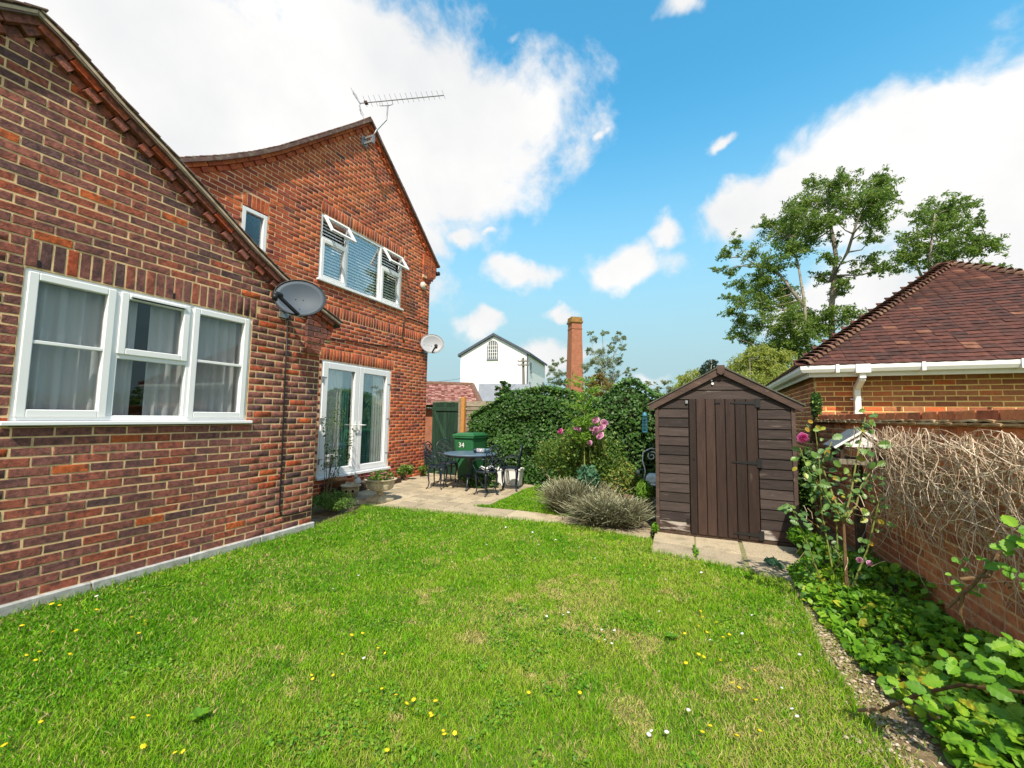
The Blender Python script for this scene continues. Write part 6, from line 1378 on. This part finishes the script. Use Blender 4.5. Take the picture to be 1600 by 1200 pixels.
tree('thin_shrub', 'sparse twiggy shrub against the sky between ivy mound and shed', (1045, 640), 13, [[(1045, 650), (1042, 620), (1040, 605)], [(1042, 625), (1020, 612), (1012, 600)]], [(1040, 598, 8), (1050, 606, 7), (1030, 606, 7), (1012, 600, 6), (1005, 608, 7), (1022, 612, 8), (1046, 616, 8)], M_birch, (.06, .11), 1.5, None, .035, spread=.2)
# far tree belt so that no bare horizon shows beside the garden
P = []; 
for i in range(34):
    a = math.radians(-95 + i * 5.6); d = rnd(85, 120); c = np.array((d * math.sin(a), d * math.cos(a), rnd(1.5, 3.0)))
    p, _ = blob(c, (7, 7, rnd(3, 5)), 700, .5); P.append(p)
P = np.vstack(P); tag(leaf_cloud('far_woodland', P, rng.uniform(.7, 1.2, len(P)), rng.random(len(P)), M_ash), 'distant belt of trees along the horizon', 'woodland', kind='stuff')
# ------------------------------------------------------------------ lawn
LAWN = [(-4.545, -1.2), (-4.545, 3.95), (-4.72, 4.95), (-4.93, 5.245), (-3.42, 5.425), (-1.7, 5.63), (-.53, 5.40), (-.49, 4.945), (.0, 4.865), (.44, 4.78), (.52, 4.69), (.72, 4.62), (.745, 4.09), (.70, 3.3), (.74, 2.8), (.78, 2.2), (.82, -1.2)]
BACK = [(-3.12, 6.22), (-3.17, 7.95), (-3.0, 8.72), (-2.4, 8.5), (-1.75, 7.4), (-1.6, 6.3), (-1.75, 6.08), (-2.62, 6.10), (-3.36, 6.04)]
m = MB(); m.prism([(x, y, .004) for x, y in LAWN], (0, 0, -.05)); m.prism([(x, y, .006) for x, y in BACK], (0, 0, -.05))
M_turf = mat_ramp('turf', [(0, (.085, .12, .022))], .95, .1, 30, .5, (.20, .16, .07), 2.2, (.5, .66), .6)
tag(m.build('lawn', M_turf), kind='structure', label='mown lawn between the wing, path and border', cat='lawn')
def inside(P, poly):
    x, y = P[:, 0], P[:, 1]; r = np.zeros(len(P), bool); n = len(poly)
    for i in range(n):
        x0, y0 = poly[i]; x1, y1 = poly[(i + 1) % n]
        c = ((y0 > y) != (y1 > y)) & (x < (x1 - x0) * (y - y0) / (y1 - y0 + 1e-12) + x0); r ^= c
    return r
def vnoise(P, s, seed):
    g_ = np.random.default_rng(seed).random((64, 64)); q = P[:, :2] * s + 100.3; i = np.floor(q).astype(int); f = q - i; f = f * f * (3 - 2 * f); a = i[:, 0] % 64; b = i[:, 1] % 64; a1 = (a + 1) % 64; b1 = (b + 1) % 64
    return (g_[a, b] * (1 - f[:, 0]) + g_[a1, b] * f[:, 0]) * (1 - f[:, 1]) + (g_[a, b1] * (1 - f[:, 0]) + g_[a1, b1] * f[:, 0]) * f[:, 1]
def fbm(P, s, seed): return (vnoise(P, s, seed) + .5 * vnoise(P, s * 2.1, seed + 1) + .25 * vnoise(P, s * 4.3, seed + 2)) / 1.75
def grass(name, label, poly, n, hmin, hmax, dryness, seed):
    b = np.array(poly); lo, hi = b.min(0), b.max(0); out = []
    tot = 0
    while tot < n:
        P = lo + (hi - lo) * rng.random((n, 2)); P = P[inside(P, poly)]
        X, Y, d = project(np.c_[P, np.zeros(len(P))]); ok = (P[:, 1] > -.2) & ((d < .5) | ((X > -900) & (X < 2500))); dist = np.hypot(P[:, 0], P[:, 1]) + .6
        P = P[ok & (rng.random(len(P)) < np.minimum(1, (2.3 / dist) ** 1.25))]; out.append(P); tot += len(P)
    P = np.vstack(out)[:n]; n = len(P); dist = np.hypot(np.hypot(P[:, 0], P[:, 1]), 1.4)
    # straw patches where the turf is worn, mainly in the open middle
    mid = np.exp(-(((P[:, 0] + .7) / 2.1) ** 2 + ((P[:, 1] - 2.9) / 1.6) ** 2))
    big_ = np.clip((fbm(P, 1.6, seed) - .50) * 3.0, 0, 1) * .42 * (.35 + .65 * mid); sm_ = np.clip((fbm(P, 4.6, seed + 40) - .60 - .05 * (1 - mid)) * 9, 0, 1) * (.15 + .75 * mid); dry = np.clip(big_ + sm_ * .85, 0, .95) * dryness
    lush = np.clip((P[:, 0] + 1.5) * -.50, -.3, 1.1) + (fbm(P, 2.4, seed + 60) - .5) * 2.4 + np.clip((fbm(P, 6.0, seed + 80) - .60) * 7, 0, 1) * 1.0
    tuft = fbm(P, 7.0, seed + 20)
    h = rng.uniform(hmin, hmax, n) * (.45 + 1.2 * tuft) * (1 - .35 * dry); w = .00125 * np.maximum(1, dist / 2.0) * rng.uniform(.8, 1.4, n)
    rv = np.where(rng.random(n) < .07 + .80 * dry, rng.uniform(0, .3, n), np.where(rng.random(n) < .07, rng.uniform(.94, 1, n), np.clip(.57 + .16 * np.clip(lush, -1.2, 1.6) + rng.normal(0, .10, n) - dry * .2, .30, .86)))
    a = rng.random(n) * 6.283; t = np.stack([np.cos(a), np.sin(a), 0 * a], 1); le = rng.random(n) * 6.283; ln = rng.uniform(.3, 1.5, n) * (1 + .7 * dry); dl = np.stack([np.cos(le) * ln, np.sin(le) * ln, 0 * le], 1)
    B = np.c_[P, np.full(n, .003)]; up = np.array((0, 0, 1.0)); p1 = B + (up * .6 + dl * .25) * h[:, None]; p2 = B + (up * .95 + dl * .8) * h[:, None] ; p2[:, 2] = np.maximum(p2[:, 2], .006)
    V = np.stack([B - t * w[:, None], B + t * w[:, None], p1 - t * w[:, None] * .8, p1 + t * w[:, None] * .8, p2], 1).reshape(-1, 3); i = np.arange(n)[:, None] * 5
    Fc = np.concatenate([i + np.array([[0, 1, 3]]), i + np.array([[0, 3, 2]]), i + np.array([[2, 3, 4]])], 0)
    return tag(np_mesh(name, V, Fc, np.repeat(rv, 5), M_grass), label, 'grass', kind='stuff')
grass('grass', 'short patchy grass of the main lawn with straw coloured worn patches', LAWN, 500000, .014, .034, 1.0, 5)
grass('grass', 'bright grass of the small lawn between the path and the ivy', BACK, 26000, .03, .055, .1, 31)
# clover and small broad weeds between the blades
C_ = []
while sum(len(c) for c in C_) < 9000:
    P = np.c_[rng.uniform(-4.5, .8, 20000), rng.uniform(.8, 5.5, 20000)]; P = P[inside(P, LAWN)]; P = P[(fbm(P, 3.3, 77) + .4 * fbm(P, 9.0, 78) > .86) & (rng.random(len(P)) < np.minimum(1, 2.2 / np.hypot(P[:, 0], P[:, 1])))]; C_.append(P)
C_ = np.vstack(C_)[:9000]; tag(leaf_cloud('clover', np.c_[C_, rng.uniform(.012, .034, len(C_))], rng.uniform(.012, .024, len(C_)), rng.random(len(C_)) * .75, M_cover, None, 2.2, .8), 'patches of clover and small weeds in the lawn', 'clover', kind='stuff')
# ragged fringe where the turf meets wall, slabs and border
E_ = []
for poly, rng_i in ((LAWN, range(0, 15)),):
    for i in rng_i:
        a, b = np.array(poly[i]), np.array(poly[i + 1]); L = np.linalg.norm(b - a); k = int(L * 420)
        q = a + (b - a) * rng.random((k, 1)) + rng.normal(size=(k, 2)) * .018; E_.append(q)
E_ = np.vstack(E_); n = len(E_); h = rng.uniform(.03, .075, n); a = rng.random(n) * 6.283; t = np.stack([np.cos(a), np.sin(a), 0 * a], 1) * .0028; dl = rng.normal(size=(n, 3)) * .5; dl[:, 2] = 0; B = np.c_[E_, np.full(n, .003)]
p1 = B + (np.array((0, 0, .6)) + dl * .25) * h[:, None]; p2 = B + (np.array((0, 0, 1.)) + dl * .7) * h[:, None]; V = np.stack([B - t, B + t, p1 - t * .8, p1 + t * .8, p2], 1).reshape(-1, 3); i = np.arange(n)[:, None] * 5
tag(np_mesh('grass_fringe', V, np.concatenate([i + np.array([[0, 1, 3]]), i + np.array([[0, 3, 2]]), i + np.array([[2, 3, 4]])], 0), np.repeat(np.clip(rng.normal(.6, .2, n), .1, 1), 5), M_grass), 'longer grass fringe along the lawn edges', 'grass', kind='stuff')
# gravel strip between turf and border
n = 1900; V = []; Fc = []; R = []; k = 0
ico = [(0, 0, 1), (.89, 0, .45), (.28, .85, .45), (-.72, .53, .45), (-.72, -.53, .45), (.28, -.85, .45), (0, 0, -.6)]; icf = [(0, 1, 2), (0, 2, 3), (0, 3, 4), (0, 4, 5), (0, 5, 1), (6, 2, 1), (6, 3, 2), (6, 4, 3), (6, 5, 4), (6, 1, 5)]
for i in range(n):
    y = 4.7 - 3.0 * random.random(); c = .78 + .02 * math.sin(y * 4); x = c + random.gauss(0, .055) + (rnd(0, .22) if 2.6 < y < 3.25 and random.random() < .6 else 0); s = rnd(.006, .016); q = np.array(ico) * (s * rnd(.8, 1.3), s * rnd(.8, 1.3), s * .6); a = rnd(0, 6.28)
    ca, sa = math.cos(a), math.sin(a); V += [(x + p[0] * ca - p[1] * sa, y + p[0] * sa + p[1] * ca, .008 + p[2]) for p in q]; Fc += [tuple(j + k for j in f_) for f_ in icf]; R += [random.random()] * 7; k += 7
tag(np_mesh('gravel', np.array(V), np.array(Fc), R, M_pebble), 'strip of pale gravel between the lawn and the border plants', 'gravel', kind='stuff')
n = 5200; yy = 4.75 - 3.3 * rng.random(n); B = np.c_[.78 + rng.normal(size=n) * .085, yy, np.full(n, .006)]; h = rng.uniform(.012, .04, n); a = rng.random(n) * 6.283; t = np.stack([np.cos(a), np.sin(a), 0 * a], 1) * .0015; dl = rng.normal(size=(n, 3)); dl[:, 2] = 0; p1 = B + (np.array((0, 0, .5)) + dl * .4) * h[:, None]; p2 = B + (np.array((0, 0, .55)) + dl * 1.1) * h[:, None]
V = np.stack([B - t, B + t, p1 - t * .8, p1 + t * .8, p2], 1).reshape(-1, 3); i = np.arange(n)[:, None] * 5
tag(np_mesh('straw_litter', V, np.concatenate([i + np.array([[0, 1, 3]]), i + np.array([[0, 3, 2]]), i + np.array([[2, 3, 4]])], 0), np.repeat(np.where(rng.random(n) < .6, rng.uniform(0, .3, n), rng.uniform(.4, .8, n)), 5), M_grass), 'dry straw and grass wisps over the gravel strip', 'straw', kind='stuff')
# dandelions and daisies
def flower_mesh(mat, R, petals, nm, dome):
    V = [(0, 0, dome)]; f = []
    for i in range(petals * 2): a = math.pi * i / petals; r = R * (1 if i % 2 == 0 else .72); V.append((r * math.cos(a), r * math.sin(a), dome * (.55 if i % 2 else .45)))
    V.append((0, 0, -dome * .3)); k = petals * 2
    for i in range(k): f += [(0, 1 + i, 1 + (i + 1) % k), (k + 1, 1 + (i + 1) % k, 1 + i)]
    me = bpy.data.meshes.new(nm); me.from_pydata(V, [], f); set_rnd(me, [random.random()] * len(V)); me.materials.append(mat); return me
dm = [flower_mesh(M_yellow, .0135, 8, 'flower_head', .008) for _ in range(3)]; wm = [flower_mesh(M_daisy, .0125, 9, 'flower_head', .005) for _ in range(2)]
def stemm():
    m = MB(); m.tube([(0, 0, -.05), (.003, 0, 0)], .0014, 4); V = m.v; me = bpy.data.meshes.new('stem'); me.from_pydata(V, [], m.f); set_rnd(me, m.r); me.materials.append(M_stem_green); return me
sm = stemm()
def ground_at(x, y): v = ray(x, y); t = -EYE / v.z; return v.x * t, v.y * t
YEL = [(33, 990), (82, 1000), (60, 1032), (118, 998), (108, 1036), (40, 1038), (54, 1046), (80, 955), (92, 957), (205, 976), (216, 1002), (226, 988), (226, 982), (206, 1140), (230, 1136), (62, 1146), (5, 1184), (222, 1186), (272, 1196), (285, 1194), (486, 1070), (488, 1076), (520, 1070), (549, 1005), (566, 1002), (534, 1036), (590, 1026), (601, 1034), (596, 1092), (618, 1102), (635, 1116), (646, 1110), (680, 1112), (674, 1136), (604, 1192), (694, 1166), (692, 1160), (710, 1164), (826, 1098), (672, 1132), (906, 1098), (1006, 892), (1095, 966), (1098, 975), (1092, 990), (1120, 984), (1105, 1000), (1070, 1002), (1130, 1008), (936, 1016), (964, 1026), (1072, 1050), (1092, 1036), (1100, 1040), (1126, 1046), (1180, 1062), (1144, 1082), (1155, 1090), (1182, 1110), (1110, 1152), (1098, 1162), (1188, 1160), (1152, 1168), (200, 930), (150, 964), (250, 905), (330, 880), (1010, 888), (1140, 1004)]
WHT = [(1018, 1160), (1014, 1166), (1042, 1162), (1076, 1126), (1030, 966), (1175, 972), (1160, 1002), (1110, 1012), (956, 1018), (960, 997), (940, 996), (945, 1012), (1222, 1090), (1238, 1124), (1246, 1136), (880, 972), (888, 968), (854, 974), (706, 886), (832, 838), (868, 850), (842, 858), (760, 858), (1040, 914), (1055, 902), (1096, 903), (984, 914), (150, 942), (225, 936), (560, 908), (520, 930), (670, 850), (790, 830), (905, 862), (700, 822), (1240, 1000), (1250, 1036), (568, 1042), (800, 846), (930, 880)]
for nm, pts, pool, lab, gr in (('dandelion', YEL, dm, 'small yellow dandelion flower in the lawn grass', 'yellow dandelions dotted over the lawn'), ('daisy', WHT, wm, 'tiny white daisy flower in the lawn grass', 'white daisies dotted over the lawn')):
    for x, y in pts:
        gx, gy = ground_at(x, y)
        if not inside(np.array([[gx, gy]]), LAWN)[0]: continue
        t = thing(nm, lab, nm, (gx, gy, .05), gr); dd = math.hypot(gx, gy); o = link('flower_head', random.choice(pool), t); s = rnd(.6, 1.0) * (1 + .10 * max(0, dd - 3)); o.scale = (s, s, s); o.rotation_euler = (rnd(-.2, .5), rnd(-.3, .3), rnd(0, 6))
        link('stem', sm, t)
def rosette(label, x, y, R, n):
    gx, gy = ground_at(x, y); t = thing('weed_rosette', label, 'weed', (gx, gy, .01))
    for i in range(n): o = put_leaf(t, cv_pool, (gx, gy, .02), R * rnd(.7, 1), None, int(rnd(2, 9))); a = i * 6.283 / n + rnd(-.2, .2); o.rotation_euler = (rnd(.15, .5), 0, a); o.location.z = .03
rosette('flat bluish weed rosette low in the lawn left of centre', 310, 1132, .050, 12); rosette('small weed rosette near the dandelion cluster on the right', 1050, 1004, .045, 10)
print('objects', len(bpy.data.objects), 'tris', sum(len(o.data.polygons) for o in bpy.data.objects if o.type == 'MESH'))
